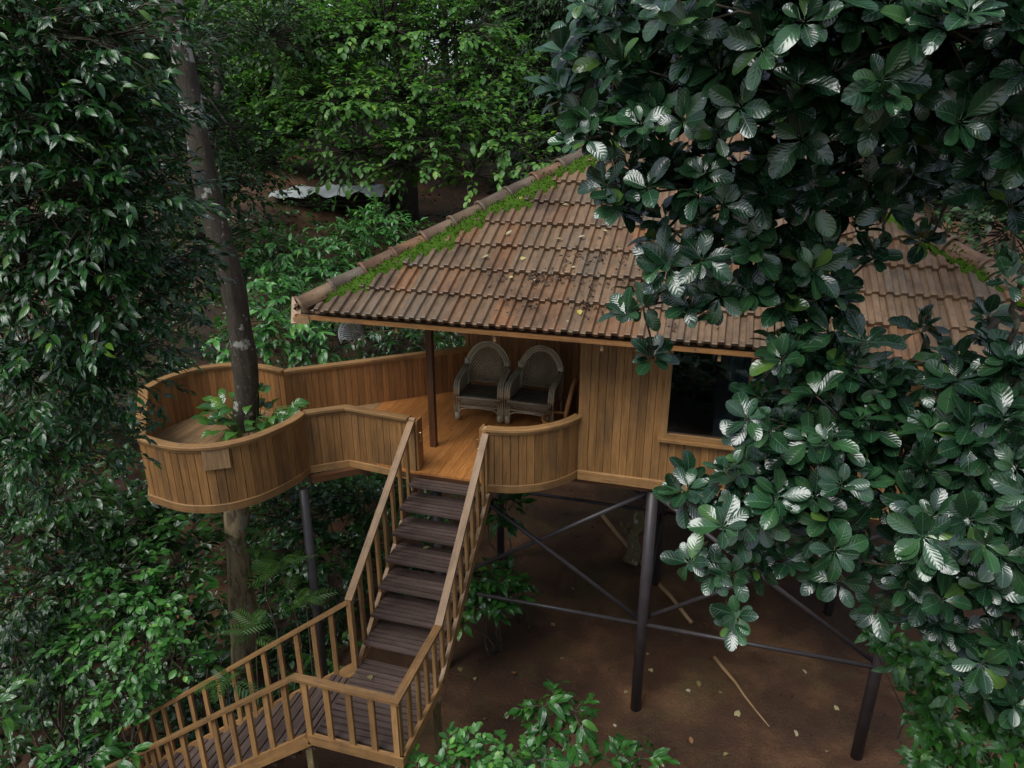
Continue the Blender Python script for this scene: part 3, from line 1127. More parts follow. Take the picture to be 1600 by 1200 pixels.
# window
wf = MB()
fy = WY - .012
for x in (WX0 - .03, WX1 + .03):
    wf.beam((x, fy, WZ0 - .06), (x, fy, WZ1 + .06), 0.07, 0.085, up=(0, 1, 0))
wf.beam((WX0, fy, WZ0 - .03), (WX1, fy, WZ0 - .03), 0.083, 0.06)
wf.beam((WX0, fy, WZ1 + .03), (WX1, fy, WZ1 + .03), 0.083, 0.06)
wf.beam((WX0 - .1, fy - .03, WZ0 - .075), (WX1 + .1, fy - .03, WZ0 - .075), 0.12, 0.03)
win = wf.build('window', 'rail', house)
MB().beam((0.54, fy, WZ0), (0.54, fy, WZ1), 0.045, 0.05, up=(0, 1, 0)).build('mullion', 'rail', win)
MB().beam((1.4, fy, WZ0), (1.4, fy, WZ1), 0.045, 0.05, up=(0, 1, 0)).build('mullion', 'rail', win)
for x0, x1 in ((WX0, .518), (.562, 1.378), (1.422, WX1)):
    MB().beam(((x0 + x1) / 2, fy + .01, WZ0), ((x0 + x1) / 2, fy + .01, WZ1), x1 - x0, 0.005, up=(0, 1, 0)).build('pane', 'glass', win)
# inside: floor, ceiling and added walls, near-black to stand in for the room's darkness
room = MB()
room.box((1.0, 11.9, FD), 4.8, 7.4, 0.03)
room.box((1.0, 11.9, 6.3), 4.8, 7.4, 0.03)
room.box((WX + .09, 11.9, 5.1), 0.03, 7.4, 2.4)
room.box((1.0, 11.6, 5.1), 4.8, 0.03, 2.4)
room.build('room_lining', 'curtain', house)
V, F = [], []
for i in range(24):
    x_ = .3 + i * .018
    y_ = WY + .16 + .025 * math.sin(i * 1.3)
    V += [(x_, y_, WZ0 + .55), (x_, y_, WZ1 + .05)]
F = [(2 * i, 2 * i + 2, 2 * i + 3, 2 * i + 1) for i in range(23)]
put('curtain', mesh('curtain', V, F, 'blue_curtain', None, True), house)

# porch post
MB().beam((-3.48, 8.22, FD), (-3.48, 8.22, 6.1), 0.085, 0.085, up=(0, 1, 0)).build('porch_post', 'dark_wood', house)
# posts at the head of the stairs with brass latch
MB().beam((-3.46, 7.5, FB - .15), (-3.46, 7.5, RT - .03), 0.075, 0.075, up=(0, 1, 0)).build('newel_post', 'rail', house)
MB().beam((-2.49, 7.47, FB - .15), (-2.49, 7.47, RT - .03), 0.075, 0.075, up=(0, 1, 0)).build('newel_post', 'rail', house)
for x, sg in ((-3.40, 1), (-2.55, -1)):
    g_ = MB()
    g_.beam((x, 7.56, FD + .02), (x, 7.56, RT - .04), 0.03, 0.16, up=(0, 1, 0))
    g_.build('gate_board', 'wood_in', house)
    h_ = MB()
    h_.tube([(x + sg * .03, 7.5, RT - .2), (x + sg * .05, 7.5, RT - .2), (x + sg * .05, 7.5, RT - .32), (x + sg * .03, 7.5, RT - .32)], 0.008, 6)
    h_.build('latch', 'brass', house)

# roof
EY, EZ, HALF, SL = 7.5, 5.9, 4.45, 0.57
RC = np.array([-0.45, 11.95])
APEX = EZ + SL * HALF
sl_ang = math.atan(SL)


def rp(s, d):
    """front roof face: s along the eave from the middle, d inwards (plan) from the eave"""
    return np.array([RC[0] + s, EY + d, EZ + SL * d])


def rotq(p, q):
    """turn a point by q quarter turns about the roof axis"""
    x, y = p[0] - RC[0], p[1] - RC[1]
    for _ in range(q):
        x, y = -y, x
    return np.array([RC[0] + x, RC[1] + y, p[2]])


rb = MB()
V, F = [], []
for q in range(4):
    k = len(V)
    V += [rotq(rp(-HALF, 0) - [0, 0, .03], q), rotq(rp(HALF, 0) - [0, 0, .03], q), np.array([RC[0], RC[1], APEX - .03])]
    V += [rotq(rp(-HALF, 0) - [0, 0, .055], q), rotq(rp(HALF, 0) - [0, 0, .055], q), np.array([RC[0], RC[1], APEX - .055])]
    F += [(k, k + 1, k + 2), (k + 5, k + 4, k + 3)]
roof = put('roof', mesh('roof', V, F, 'under'), house)
for q in range(4):
    a, b = rotq(rp(-HALF - .05, -.03), q), rotq(rp(HALF + .05, -.03), q)
    MB().beam(a - [0, 0, .06], b - [0, 0, .06], 0.026, 0.052).build('fascia', 'wood_in', roof)
# rafters under the front
for s in np.arange(-4.0, 4.1, 0.62):
    d1 = HALF - abs(s) - .1
    if d1 > .4:
        MB().beam(rp(s, .03) - [0, 0, .1], rp(s, d1) - [0, 0, .1], 0.045, 0.085).build('rafter', 'dark_wood', roof)
for s in (-3.15, -1.91, -0.66, 0.6, 1.85, 3.1):
    MB().beam(rp(s, .015) - [0, 0, .2], rp(s, .015) - [0, 0, .075], 0.035, 0.03, up=(0, 1, 0)).build('eave_peg', 'ply', roof)
# pale corner boards at the left tip
ca = rp(-HALF, 0)
MB().beam(ca + [-.12, .16, .12], ca + [-.03, -.06, -.16], 0.02, 0.12, up=(1, .2, 0)).build('corner_board', 'rail', roof)
MB().beam(ca + [-.06, -.05, -.13], ca + [.16, -.052, -.10], 0.022, 0.09).build('corner_board', 'ply', roof)

# clay tiles
TW, TG = 0.28, 0.405
TL = TG / math.cos(sl_ang)
PROF = [(0, .004), (.007, .03), (.016, .036), (.062, .036), (.074, .012), (.084, .008), (.118, .008), (.126, .014), (.134, .03), (.186, .031), (.196, .012), (.204, .006), (.25, .005)]


def tile_geo():
    V, F, U = [], [], []
    ys = [0, .012, TL + .055]
    dz = [-.006, 0, 0]
    n = len(PROF)
    for y, z_ in zip(ys, dz):
        for x, z in PROF:
            V.append((x * TW / .25 - TW / 2, y, z * 1.4 + z_ + .05 - y * .11))
            U.append((x, y))
    for r in range(2):
        for i in range(n - 1):
            F.append((r * n + i, r * n + i + 1, (r + 1) * n + i + 1, (r + 1) * n + i))
    k = len(V)
    for x, z in PROF:
        V.append((x * TW / .25 - TW / 2, .004, z * 1.4 + .0))
        U.append((x, -.02))
    for i in range(n - 1):
        F.append((k + i, k + i + 1, i + 1, i))
    return np.array(V), F, np.array(U)


tV, tF, tU = tile_geo()
tile_me = mesh('roof_tile', tV, tF, 'tile', [tU[q] for f in tF for q in f])
tlist = []
k = 0
d = 0.0
while d < HALF - .1:
    half = HALF - d
    s = -math.ceil(half / TW) * TW + (0.0 if k % 2 else TW / 2) * 0
    while s < half:
        if s + TW > -half:
            tlist.append((s + TW / 2, d, k))
        s += TW
    d += TG
    k += 1


def tile_mw(s, d, jig=True):
    p = rp(s, d - .05)
    j = random.gauss(0, .0035) if jig else 0
    R = Matrix.Rotation(sl_ang + (random.gauss(0, .008) if jig else 0), 4, 'X') @ Matrix.Rotation(random.gauss(0, .006) if jig else 0, 4, 'Z')
    return Matrix.Translation((p[0], p[1], p[2] + j)) @ R


for s, d, k in tlist:
    mw = tile_mw(s, d)
    lim = HALF - d - .05
    edge_l = s - TW / 2 < -(lim - TG - .12)
    edge_r = s + TW / 2 > (lim - TG - .12)
    if not (edge_l or edge_r):
        put('roof_tile', tile_me, roof, mw)
        continue
    bm = bmesh.new()
    bm.from_mesh(tile_me)
    inv = mw.inverted()
    for sg in (-1, 1):
        # hip plane in plan: sg*s = HALF - d
        pc = Vector((RC[0] + sg * (HALF - .28 - .05 * math.sin(k * 2.7)), EY, EZ))
        nn = Vector((sg, 1, 0)).normalized()
        lp = inv @ pc
        ln = (inv.to_3x3() @ nn).normalized()
        bmesh.ops.bisect_plane(bm, geom=bm.verts[:] + bm.edges[:] + bm.faces[:], plane_co=lp, plane_no=ln, clear_outer=True)
    if len(bm.faces) > 0:
        me = bpy.data.meshes.new('roof_tile')
        bm.to_mesh(me)
        me.materials.append(MT['tile'])
        put('roof_tile', me, roof, mw)
    bm.free()
# the three sides turned away: same tiles, joined
for q in (1, 2, 3):
    bm = bmesh.new()
    for s, d, k in tlist:
        b2 = bmesh.new()
        b2.from_mesh(tile_me)
        b2.transform(tile_mw(s, d))
        tmp = bpy.data.meshes.new('tmp')
        b2.to_mesh(tmp)
        b2.free()
        bm.from_mesh(tmp)
        bpy.data.meshes.remove(tmp)
    for sg in (-1, 1):
        bmesh.ops.bisect_plane(bm, geom=bm.verts[:] + bm.edges[:] + bm.faces[:], plane_co=Vector((RC[0] + sg * (HALF - .06), EY, EZ)), plane_no=Vector((sg, 1, 0)).normalized(), clear_outer=True)
    for v in bm.verts:
        p = rotq((v.co.x, v.co.y, v.co.z), q)
        v.co = Vector(p)
    me = bpy.data.meshes.new('tile_field')
    bm.to_mesh(me)
    bm.free()
    me.materials.append(MT['tile'])
    put('tile_field', me, roof, None, 'stuff')


# hip tiles
def hip_mesh():
    V, F, U = [], [], []
    Lh = 0.49
    rows = [(0, .15), (.035, .15), (.04, .134), (.3, .126), (Lh, .12)]
    n = 9
    for y, r in rows:
        for i in range(n):
            a = math.pi * (-.06 + 1.12 * i / (n - 1))
            V.append((math.cos(a) * r, y, math.sin(a) * r * .92 - .01))
            U.append((a * r, y))
    m = len(rows)
    for j in range(m - 1):
        for i in range(n - 1):
            F.append((j * n + i, j * n + i + 1, (j + 1) * n + i + 1, (j + 1) * n + i))
    k = len(V)
    for i in range(n):
        a = math.pi * (-.06 + 1.12 * i / (n - 1))
        V.append((math.cos(a) * .12, .002, math.sin(a) * .12 * .92 - .01))
        U.append((a * .1, 0))
    for i in range(n - 1):
        F.append((k + i, k + i + 1, i + 1, i))
    return mesh('hip_tile', V, F, 'tile', [U[q] for f in F for q in f], True)


hip_me = hip_mesh()
for q in range(4):
    nh = 15
    for i in range(nh):
        a = rotq(rp(-HALF + i * .297, i * .297), q)
        b = rotq(rp(-HALF + (i + 1) * .297, (i + 1) * .297), q)
        yv = Vector(b - a).normalized()
        xv = yv.cross(Vector((0, 0, 1))).normalized()
        zv = xv.cross(yv)
        R = Matrix((xv, yv, zv)).transposed().to_4x4() @ Matrix.Rotation(-.03 + random.gauss(0, .012), 4, 'X') @ Matrix.Rotation(random.gauss(0, .014), 4, 'Z')
        put('hip_tile', hip_me, roof, Matrix.Translation(Vector(a) + Vector((0, 0, .045 + random.gauss(0, .004)))) @ R)
MB().tube([(RC[0], RC[1], APEX - .02), (RC[0], RC[1], APEX + .1), (RC[0], RC[1], APEX + .2)], [.16, .15, .03], 12).build('finial', 'tile', roof, True)

# moss bank under the front hips
for sg, dmax, wmul in ((-1, 4.3, 1.0), (1, 4.3, .4)):
    V, F = [], []
    na, nb = 150, 9
    dd = np.linspace(.12, dmax, na)
    wid = (.27 + .06 * np.sin(dd * 7) + .04 * np.sin(dd * 17 + 1)) * wmul * np.clip((dmax + .3 - dd) * .9, .2, 1) * np.clip(dd * 2.5, .3, 1)
    pts_n = []
    for i, d in enumerate(dd):
        for j in range(nb):
            u = j / (nb - 1)
            s = HALF - d - .02 - u * wid[i] * 1.6
            h = .075 * math.sin(math.pi * (0.12 + .86 * u)) + .012 * math.sin(d * 41 + u * 9) + .01 * math.sin(d * 67 - u * 23) - (.05 if j == nb - 1 else 0)
            V.append(rp(sg * s, d) + np.array([0, 0, h + .036]))
    for i in range(na - 1):
        for j in range(nb - 1):
            F.append((i * nb + j, i * nb + j + 1, (i + 1) * nb + j + 1, (i + 1) * nb + j))
    put('moss', mesh('moss', V, F, 'moss', None, True), roof, None, 'stuff')
    V = np.array(V)
    n = 5200
    ii = rng.integers(0, len(V), n)
    P = V[ii] + rng.normal(size=(n, 3)) * [.02, .02, .005]
    D = nrm(rng.normal(size=(n, 3)) * .7 + [0, -.3, 1.0])
    x, y, z = frames(D, rng.normal(size=(n, 3)))
    mass_mesh(roof, 'oval_lo', P, x, y, z, .02 + .02 * rng.random(n), 'moss', 'moss')

# ------------------------------------------------------------------ the stairs
stairs = empty('staircase', (-3.0, 5.2, 0), 'brown wooden staircase with a landing and slatted handrails climbing to the porch', 'staircase')
SX0, SX1 = -3.46, -2.47
LZ = 2.30


def slat(parent, a, b, w=0.057, t=0.028):
    MB().beam(a, b, w, t).build('plank', 'tread', parent)


tread_m = {}
for i in range(0, 7):
    z = FD - (FD - LZ) / 7 * i - (.06 if i == 0 else 0)
    yf = 7.12 - .222 * i if i else 7.2
    nb = 6 if i else 3
    tb = MB()
    for x in (SX0 + .1, SX1 - .1):
        tb.beam((x, yf + .01, z - .045), (x, yf + .43 if i else yf + .25, z - .045), 0.04, 0.032)
    t_ = tb.build('tread', 'dark_wood', stairs)
    for j in range(nb):
        y = yf + .033 + j * .073
        slat(t_, (SX0 + .03, y, z - .014), (SX1 - .03, y, z - .014 + random.gauss(0, .0015)))
# landing
lb = MB()
for x in (SX0 + .06, -2.97, SX1 - .06):
    lb.beam((x, 4.7, LZ - .075), (x, 5.78, LZ - .075), 0.05, 0.09)
land = lb.build('landing', 'dark_wood', stairs)
for j in range(14):
    y = 4.76 + j * .0775
    slat(land, (SX0 + .02, y, LZ - .014), (SX1 - .02, y, LZ - .014 + random.gauss(0, .0015)))
# lower flight, going left
for i in range(1, 15):
    z = LZ - .2 * i
    xf = -3.55 - .255 * i
    tb = MB()
    for y in (4.78, 5.58):
        tb.beam((xf, y, z - .045), (xf + .36, y, z - .045), 0.04, 0.032)
    t_ = tb.build('tread', 'dark_wood', stairs)
    for j in range(5):
        x = xf + .034 + j * .073
        slat(t_, (x, 4.7, z - .014), (x, 5.66, z - .014 + random.gauss(0, .0015)))
# stringers
MB().beam((SX0, 7.5, FB - .06), (SX0, 5.72, LZ - .05), 0.045, 0.13).build('stringer', 'rail', stairs)
MB().beam((SX1 + .02, 7.52, FB - .05), (SX1 + .02, 5.72, LZ - .03), 0.045, 0.13).build('stringer', 'rail', stairs)
MB().beam((SX1 + .02, 5.72, LZ - .035), (SX1 + .02, 4.66, LZ - .035), 0.045, 0.12).build('stringer', 'rail', stairs)
MB().beam((SX0 - .02, 4.66, LZ - .035), (SX1 + .04, 4.66, LZ - .035), 0.045, 0.12).build('stringer', 'rail', stairs)
xe = -3.55 - .255 * 14
for y in (4.66, 5.70):
    MB().beam((-3.48, y, LZ - .05), (xe, y, LZ - .05 - .2 * 14 - .02), 0.045, 0.13).build('stringer', 'rail', stairs)
# handrails
HR = [(-.042, -.016), (.042, -.016), (.042, .016), (-.042, .016)]
MB().sweep([(SX0, 7.52, 4.60), (SX0, 5.62, 3.24)], HR).build('handrail', 'rail', stairs)
MB().sweep([(SX1, 7.52, 4.605), (SX1, 5.74, 3.03), (SX1, 4.66, 3.03), (SX0 - .1, 4.66, 3.03), (-6.6, 4.66, .72)], HR).build('handrail', 'rail', stairs)
MB().sweep([(SX0, 5.69, 3.2), (-7.2, 5.70, .24)], HR).build('handrail', 'rail', stairs)
bal = {}


def baluster(x, y, z0, z1, along):
    w, t = (0.06, 0.035) if along == 'x' else (0.035, 0.06)
    MB().beam((x, y, z0), (x, y, z1), w, t, up=(0, 1, 0)).build('baluster', 'rail', stairs)


for i in range(8):
    y = 7.3 - i * .235
    zr = 4.60 - (7.52 - y) * (4.60 - 3.24) / 1.9
    zs = FB - .0 - (7.5 - y) * (FB - LZ) / 1.78
    baluster(SX0, y, zs - .06, zr - .012, 'y')
for i in range(8):
    y = 7.33 - i * .215
    zr = 4.605 - (7.52 - y) * (4.605 - 3.03) / 1.78
    zs = FB - (7.52 - y) * (FB - LZ) / 1.8
    baluster(SX1, y, zs - .06, zr - .012, 'y')
for i in range(5):
    baluster(SX1, 5.6 - i * .225, LZ - .03, 3.02, 'y')
for i in range(5):
    baluster(SX1 - .03 - i * .24, 4.67, LZ - .03, 3.02, 'x')
for i in range(13):
    x = -3.70 - i * .235
    zr = 3.03 - (SX0 - .1 - x) * (3.03 - .72) / (6.6 - 3.56)
    zs = LZ + .01 - (-3.48 - x) * .787
    baluster(x, 4.67, zs - .05, zr - .01, 'x')
for i in range(15):
    x = -3.50 - i * .245
    zr = 3.2 - (SX0 - x) * (3.2 - .24) / (7.2 - 3.46)
    zs = LZ + .01 - (-3.48 - x) * .787
    baluster(x, 5.69, zs - .05, zr - .01, 'x')
MB().beam((SX0 - .06, 4.72, -.1), (SX0 - .06, 4.72, LZ - .1), 0.075, 0.075, up=(0, 1, 0)).build('support_post', 'post_moss', stairs)
MB().beam((SX1 - .03, 5.66, -.1), (SX1 - .03, 5.66, LZ - .1), 0.07, 0.07, up=(0, 1, 0)).build('support_post', 'post_moss', stairs)
MB().beam((SX1 - .05, 4.72, -.1), (SX1 - .05, 4.72, LZ - .1), 0.07, 0.07, up=(0, 1, 0)).build('support_post', 'post_moss', stairs)

# ------------------------------------------------------------------ furniture on the porch
def rattan_chair(name, label, loc, rz):
    root = empty(name, loc, label, 'chair', 'rattan armchairs on the porch', rz)
    W, D = 0.33, 0.30                       # half width, half depth of seat; front is -y
    A = lambda x, y, z: np.array([x, y, z], float)
    def strand(parts, nm, mat='rattan', n=4):
        mb = MB()
        for P, r in parts:
            mb.tube(P, r, n)
        return mb.build(nm, mat, root, True, None, True)
    # hooped back: bundle of three canes, leaning back
    def hoop(t, grow):
        a = math.pi * t
        x = -math.cos(a) * (W + grow) * (1.0 if True else 1)
        z = 0.62 + math.sin(a) * (0.40 + grow)
        return x, z
    for k, gr in enumerate((.02, -.012, -.044)):
        P = [A(-(W + gr), .22, .36)]
        for t in np.linspace(0, 1, 19):
            x, z = hoop(t, gr)
            P.append(A(x, .22 + (z - .4) * .24, z))
        P.append(A(W + gr, .22, .36))
        strand([(P, .017)], 'back_hoop', 'rattan', 6)
    # woven back: diagonal canes both ways, clipped to the hoop
    segs = []
    inner = W - .05
    def inside(x, z):
        if z < .44:
            return False
        if z <= .62:
            return abs(x) < inner
        return (x / inner) ** 2 + ((z - .62) / .35) ** 2 < 1
    for sgn in (-1, 1):
        for c in np.arange(-1.2, 1.6, 0.05):
            run = []
            for q in np.linspace(-inner, inner, 41):
                z = .45 + c + sgn * q * 1.05
                if inside(q, z):
                    run.append((q, z))
            if len(run) > 2:
                (x0, z0), (x1, z1) = run[0], run[-1]
                segs.append(([A(x0, .215 + (z0 - .4) * .24 + sgn * .004, z0), A(x1, .215 + (z1 - .4) * .24 + sgn * .004, z1)], .0095))
    strand(segs, 'woven_back', 'rattan', 3)['kind'] = 'stuff'
    strand([([A(-inner, .235, .44), A(inner, .235, .44)], .012)], 'back_rail')
    # arms: sloping from the hoop to the front, turning down into the front legs
    for s in (-1, 1):
        for k, o in enumerate((.02, -.012, -.044)):
            x = s * (W + o + .015)
            P = [A(s * (W + o), .30, .70), A(x, .15, .66), A(x, -.08, .63), A(x, -.22, .60), A(x, -.285, .54), A(x, -.305, .44), A(x, -.305, .22), A(x, -.30, .0 if k == 1 else .03)]
            strand([(P, .0165)], 'arm', 'rattan', 6)
        strand([([A(s * (W + .0), .24, .36), A(s * (W + .0), .30, .0)], .022)], 'leg', 'rattan', 6)
        # wrapped joint
        strand([([A(s * (W - .01), .30, .66), A(s * (W - .01), .305, .78)], .045)], 'binding', 'rattan', 8)
        strand([([A(s * (W - .01), -.305, .02), A(s * (W - .01), -.305, .13)], .042)], 'foot_binding', 'rattan', 8)
        V = [A(s * (W - .01), -.28, .36), A(s * (W - .01), .22, .36), A(s * (W - .01), .25, .66), A(s * (W - .01), -.2, .60)]
        put('side_panel', mesh('side_panel', V, [(0, 1, 2, 3)], 'rattan', [(0, 0), (.5, 0), (.5, .3), (0, .3)]), root, None, None, True)
    # seat
    mb = MB()
    mb.box((0, -.03, .36), 2 * W - .04, .54, .03)
    mb.build('seat', 'rattan_dark', root, False, None, True)
    pl = []
    for i in range(7):
        y = -.26 + i * .073
        P = [A(-W + .05 + j * .02, y + (.008 if j % 2 else -.008), .386 + (.012 if (j + i) % 2 else 0)) for j in range(30)]
        pl.append((P, .010))
    strand(pl, 'seat_weave', 'rattan_dark', 4)['kind'] = 'stuff'
    # front apron: lattice between two rails, and an arched lower rail
    strand([([A(-W, -.305, .37), A(W, -.305, .37)], .022), ], 'front_rail')
    strand([([A(-W, -.305, .235), A(W, -.305, .235)], .016)], 'front_rail')
    sg = []
    for c in np.arange(-W - .1, W + .12, .042):
        for d_ in (-1, 1):
            x0, x1 = c, c + d_ * .11
            if abs(x0) < W and abs(x1) < W:
                sg.append(([A(x0, -.305 + d_ * .004, .245), A(x1, -.305 + d_ * .004, .36)], .0085))
    strand(sg, 'apron_lattice', 'rattan', 3)['kind'] = 'stuff'
    P = [A(-W + .02, -.305, .08), A(-W + .05, -.305, .17), A(-W + .12, -.305, .205), A(0, -.305, .215), A(W - .12, -.305, .205), A(W - .05, -.305, .17), A(W - .02, -.305, .08)]
    strand([(P, .012)], 'arched_rail', 'rattan', 5)
    for s in (-1, 1):
        strand([([A(s * W, -.3, .25), A(s * W, .26, .25)], .014)], 'side_rail')
    return root


rattan_chair('rattan_armchair', 'woven rattan armchair with hooped back, the one nearer the porch post', (-3.17, 9.48, FD), math.radians(4))
rattan_chair('rattan_armchair', 'woven rattan armchair with hooped back, the one nearer the house corner', (-2.37, 9.50, FD), math.radians(-3))

# round-backed cane seat half hidden behind the curved railing
cs = empty('cane_chair', (-1.72, 9.0, FD), 'bent orange cane chair seen edge-on behind the curved railing', 'chair')
hp = [np.array([-1.74 + .06 * math.sin(t), 9.0 - math.cos(t) * .26, FD + .45 + max(0, math.sin(t)) * .42 - (0 if math.sin(t) > 0 else 0)]) for t in np.linspace(0, math.pi, 17)]
hp = [np.array([-1.70, 8.74, FD])] + hp + [np.array([-1.70, 9.26, FD])]
MB().tube(hp, .032, 8).build('hoop', 'cane', cs, True)
V, F = [], []
for i, p in enumerate(hp):
    V += [p * [1, .93, 1] + [0, 9.0 * .07, 0], np.array([-1.70, p[1], FD + .3])]
for i in range(len(hp) - 1):
    F.append((2 * i, 2 * i + 1, 2 * i + 3, 2 * i + 2))
put('woven_panel', mesh('woven_panel', V, F, 'rattan_dark', [(0, 0)] * 4 * len(F)), cs)
sm = MB()
sm.tube([(-1.9 + .22 * math.cos(t), 9.0 + .24 * math.sin(t), FD + .27) for t in np.linspace(0, 2 * math.pi, 16, endpoint=False)], .022, 6, True)
sm.build('seat_ring', 'cane', cs, True)
for x, y in ((-2.08, 8.86), (-2.08, 9.14)):
    MB().tube([(x, y, FD), (x, y, FD + .27)], .02, 6).build('leg', 'cane', cs, True)

# crumpled pink cloth on the floor
n = 13
V, F = [], []
for j in range(n):
    for i in range(n):
        u, v = i / (n - 1) - .5, j / (n - 1) - .5
        h = .06 + .05 * math.sin(u * 11 + v * 5) * math.cos(v * 9 - u * 4) + .06 * math.exp(-(u * u + v * v) * 14)
        e = max(abs(u), abs(v))
        V.append((u * .42 + .04 * math.sin(v * 12), v * .36 + .04 * math.sin(u * 10), h * (1 - (e * 2) ** 4)))
for j in range(n - 1):
    for i in range(n - 1):
        F.append((j * n + i, j * n + i + 1, (j + 1) * n + i + 1, (j + 1) * n + i))
o = put('cloth', mesh('cloth', V, F, 'cloth_pink', None, True), None, Matrix.Translation((-2.12, 8.78, FD + .01)) @ Matrix.Scale(1.5, 4, (0, 0, 1)))
tag(o, 'crumpled pink patterned cloth on the porch floor behind the curved railing', 'cloth')

# bed seen through the window
bed = empty('bed', (0.95, 9.9, FD), 'white made-up bed inside the room behind the window', 'bed')
mbx = MB().box((0.95, 9.9, FD + .42), 1.5, 1.9, .26)
mbx.build('mattress', 'sheet', bed)
MB().box((0.95, 9.9, FD + .16), 1.55, 1.95, .26).build('bed_frame', 'dark_wood', bed)
for x in (.6, 1.3):
    V, F = [], []
    for j in range(7):
        for i in range(9):
            u, v = i / 4 - 1, j / 3 - 1
            h = .07 * (1 - u ** 4) * (1 - v ** 4)
            V.append((x + u * .3, 9.25 + v * .2, FD + .56 + h))
    for j in range(6):
        for i in range(8):
            F.append((j * 9 + i, j * 9 + i + 1, (j + 1) * 9 + i + 1, (j + 1) * 9 + i))
    put('pillow', mesh('pillow', V, F, 'sheet', None, True), bed)

# hanging basket lamp under the left eave
lc = np.array([-4.72, 8.42, 5.42])
lamp = empty('basket_lamp', lc - [0, 0, .22], 'domed pale wicker lamp shade hanging under the left eave tip', 'lamp')
mb = MB()
for i in range(11):
    v = i / 10
    z = lc[2] + .16 - v * .27
    r = .05 + .125 * math.sin(min(1, v * 1.15) * math.pi / 2)
    mb.tube([(lc[0] + r * math.cos(t), lc[1] + r * math.sin(t), z) for t in np.linspace(0, 2 * math.pi, 18, endpoint=False)], .0065, 4, True)
for k in range(10):
    a = k * math.pi / 5
    mb.tube([(lc[0] + (.04 + .13 * math.sin(v * math.pi / 2)) * math.cos(a), lc[1] + (.04 + .13 * math.sin(v * math.pi / 2)) * math.sin(a), lc[2] + .17 - v * .28) for v in np.linspace(0, 1, 6)], .006, 4)
s_ = mb.build('shade', 'tarp', lamp, True)
mb = MB()
for k in range(6):
    a = k * math.pi / 3
    P = []
    for t in np.linspace(0, 1, 7):
        b_ = a + t * math.pi / 3
        r = .172
        P.append((lc[0] + r * math.cos(b_), lc[1] + r * math.sin(b_), lc[2] - .19 + .09 * math.sin(t * math.pi) ** .6))
    mb.tube(P, .008, 4)
mb.build('scalloped_rim', 'tarp', lamp, True)
MB().tube([(lc[0], lc[1], lc[2] + .16), (lc[0], lc[1], lc[2] + .55)], .005, 4).build('cord', 'core', lamp)

# ------------------------------------------------------------------ things lying about
def pole(name, label, a, b, r0, r1, mat='ply'):
    P = curve_pts(a, b, 6, 0, 0.006)
    o = MB().tube(P, np.linspace(r0, r1, 6), 7).build(name, mat, None, True)
    tag(o, label, 'pole')
    return o


def on_ground(px, py, h=0.0):
    p = ground_at(px, py, 0)
    p[2] = float(terrain(p[0], p[1])) + h
    return p


pole('fallen_pole', 'pale split pole lying on the bare soil in front of the steel brace', on_ground(1116, 1030, .03), on_ground(1202, 1136, .02), .034, .008)
pole('fallen_pole', 'long pale pole lying on the soil behind the middle steel post', on_ground(938, 803, .05), on_ground(1080, 976, .03), .05, .035)
st_ = empty('stump', on_ground(990, 850), 'knobbly grey stump leaning beside the middle steel post', 'stump')
sb = on_ground(985, 880)
MB().tube([sb, sb + [.05, .1, .25], sb + [-.02, .22, .5], sb + [.1, .3, .72], sb + [.06, .34, .95], sb + [.15, .4, 1.05]], [.16, .13, .1, .13, .09, .05], 9).build('trunk', 'post_moss', st_, True)
MB().tube([sb + [-.02, .22, .5], sb + [-.2, .2, .62], sb + [-.25, .2, .78]], [.06, .05, .03], 7).build('branch_stub', 'post_moss', st_, True)


def one_leaf(name, label, cat, group, pos, tpl, k, mat, size, rz, normal=(0, 0, 1), kind=None):
    V, F, U = TPL[tpl][k]
    key = (tpl, k, mat, 'fallen')
    if key not in _leafmesh:
        V2 = V.copy()
        V2[:, 2] = V2[:, 2] * .6 + .08
        _leafmesh[key] = mesh(name, V2, F, mat, [U[q] for f in F for q in f], True)
    zq = Vector(normal).normalized()
    xq = Vector((math.cos(rz), math.sin(rz), 0))
    xq = (xq - zq * xq.dot(zq)).normalized()
    yq = zq.cross(xq)
    R = Matrix((xq, yq, zq)).transposed().to_4x4()
    o = put(name, _leafmesh[key], None, Matrix.Translation(Vector([float(q) for q in pos])) @ R @ Matrix.Scale(size, 4))
    tag(o, label, cat, group)
    return o


FL = [(583, 948), (895, 922), (868, 982), (875, 1032), (800, 1052), (742, 1065), (720, 1052), (755, 1128), (792, 1113), (957, 1133), (912, 1190), (1016, 1022), (1020, 1050), (1070, 1080),
      (1078, 1152), (1122, 1085), (1155, 1110), (1290, 1175), (1260, 1055), (1240, 1140), (1303, 1102), (815, 880), (1050, 900), (1140, 1180), (1090, 1065), (45, 1165), (60, 1150), (205, 1150), (975, 1085)]
for i, (px, py) in enumerate(FL):
    p = on_ground(px, py, .012)
    one_leaf('fallen_leaf', 'single pale fallen leaf lying on the bare brown soil', 'leaf', 'fallen leaves on the soil', p, ('oval', 'coffee')[i % 2], i % 2, 'leaf_fallen', random.uniform(.09, .17), random.uniform(0, 6.28), (random.gauss(0, .2), random.gauss(0, .2), 1))
rn = (0, -SL, 1)


def on_roof(px, py, h=.088):
    a = at(px, py, 1.0) - np.array([0, 0, CH])
    # z = EZ + SL*(y-EY) + h
    t = (EZ - SL * EY + h - CH) / (a[2] - SL * a[1])
    return np.array([0, 0, CH]) + a * t


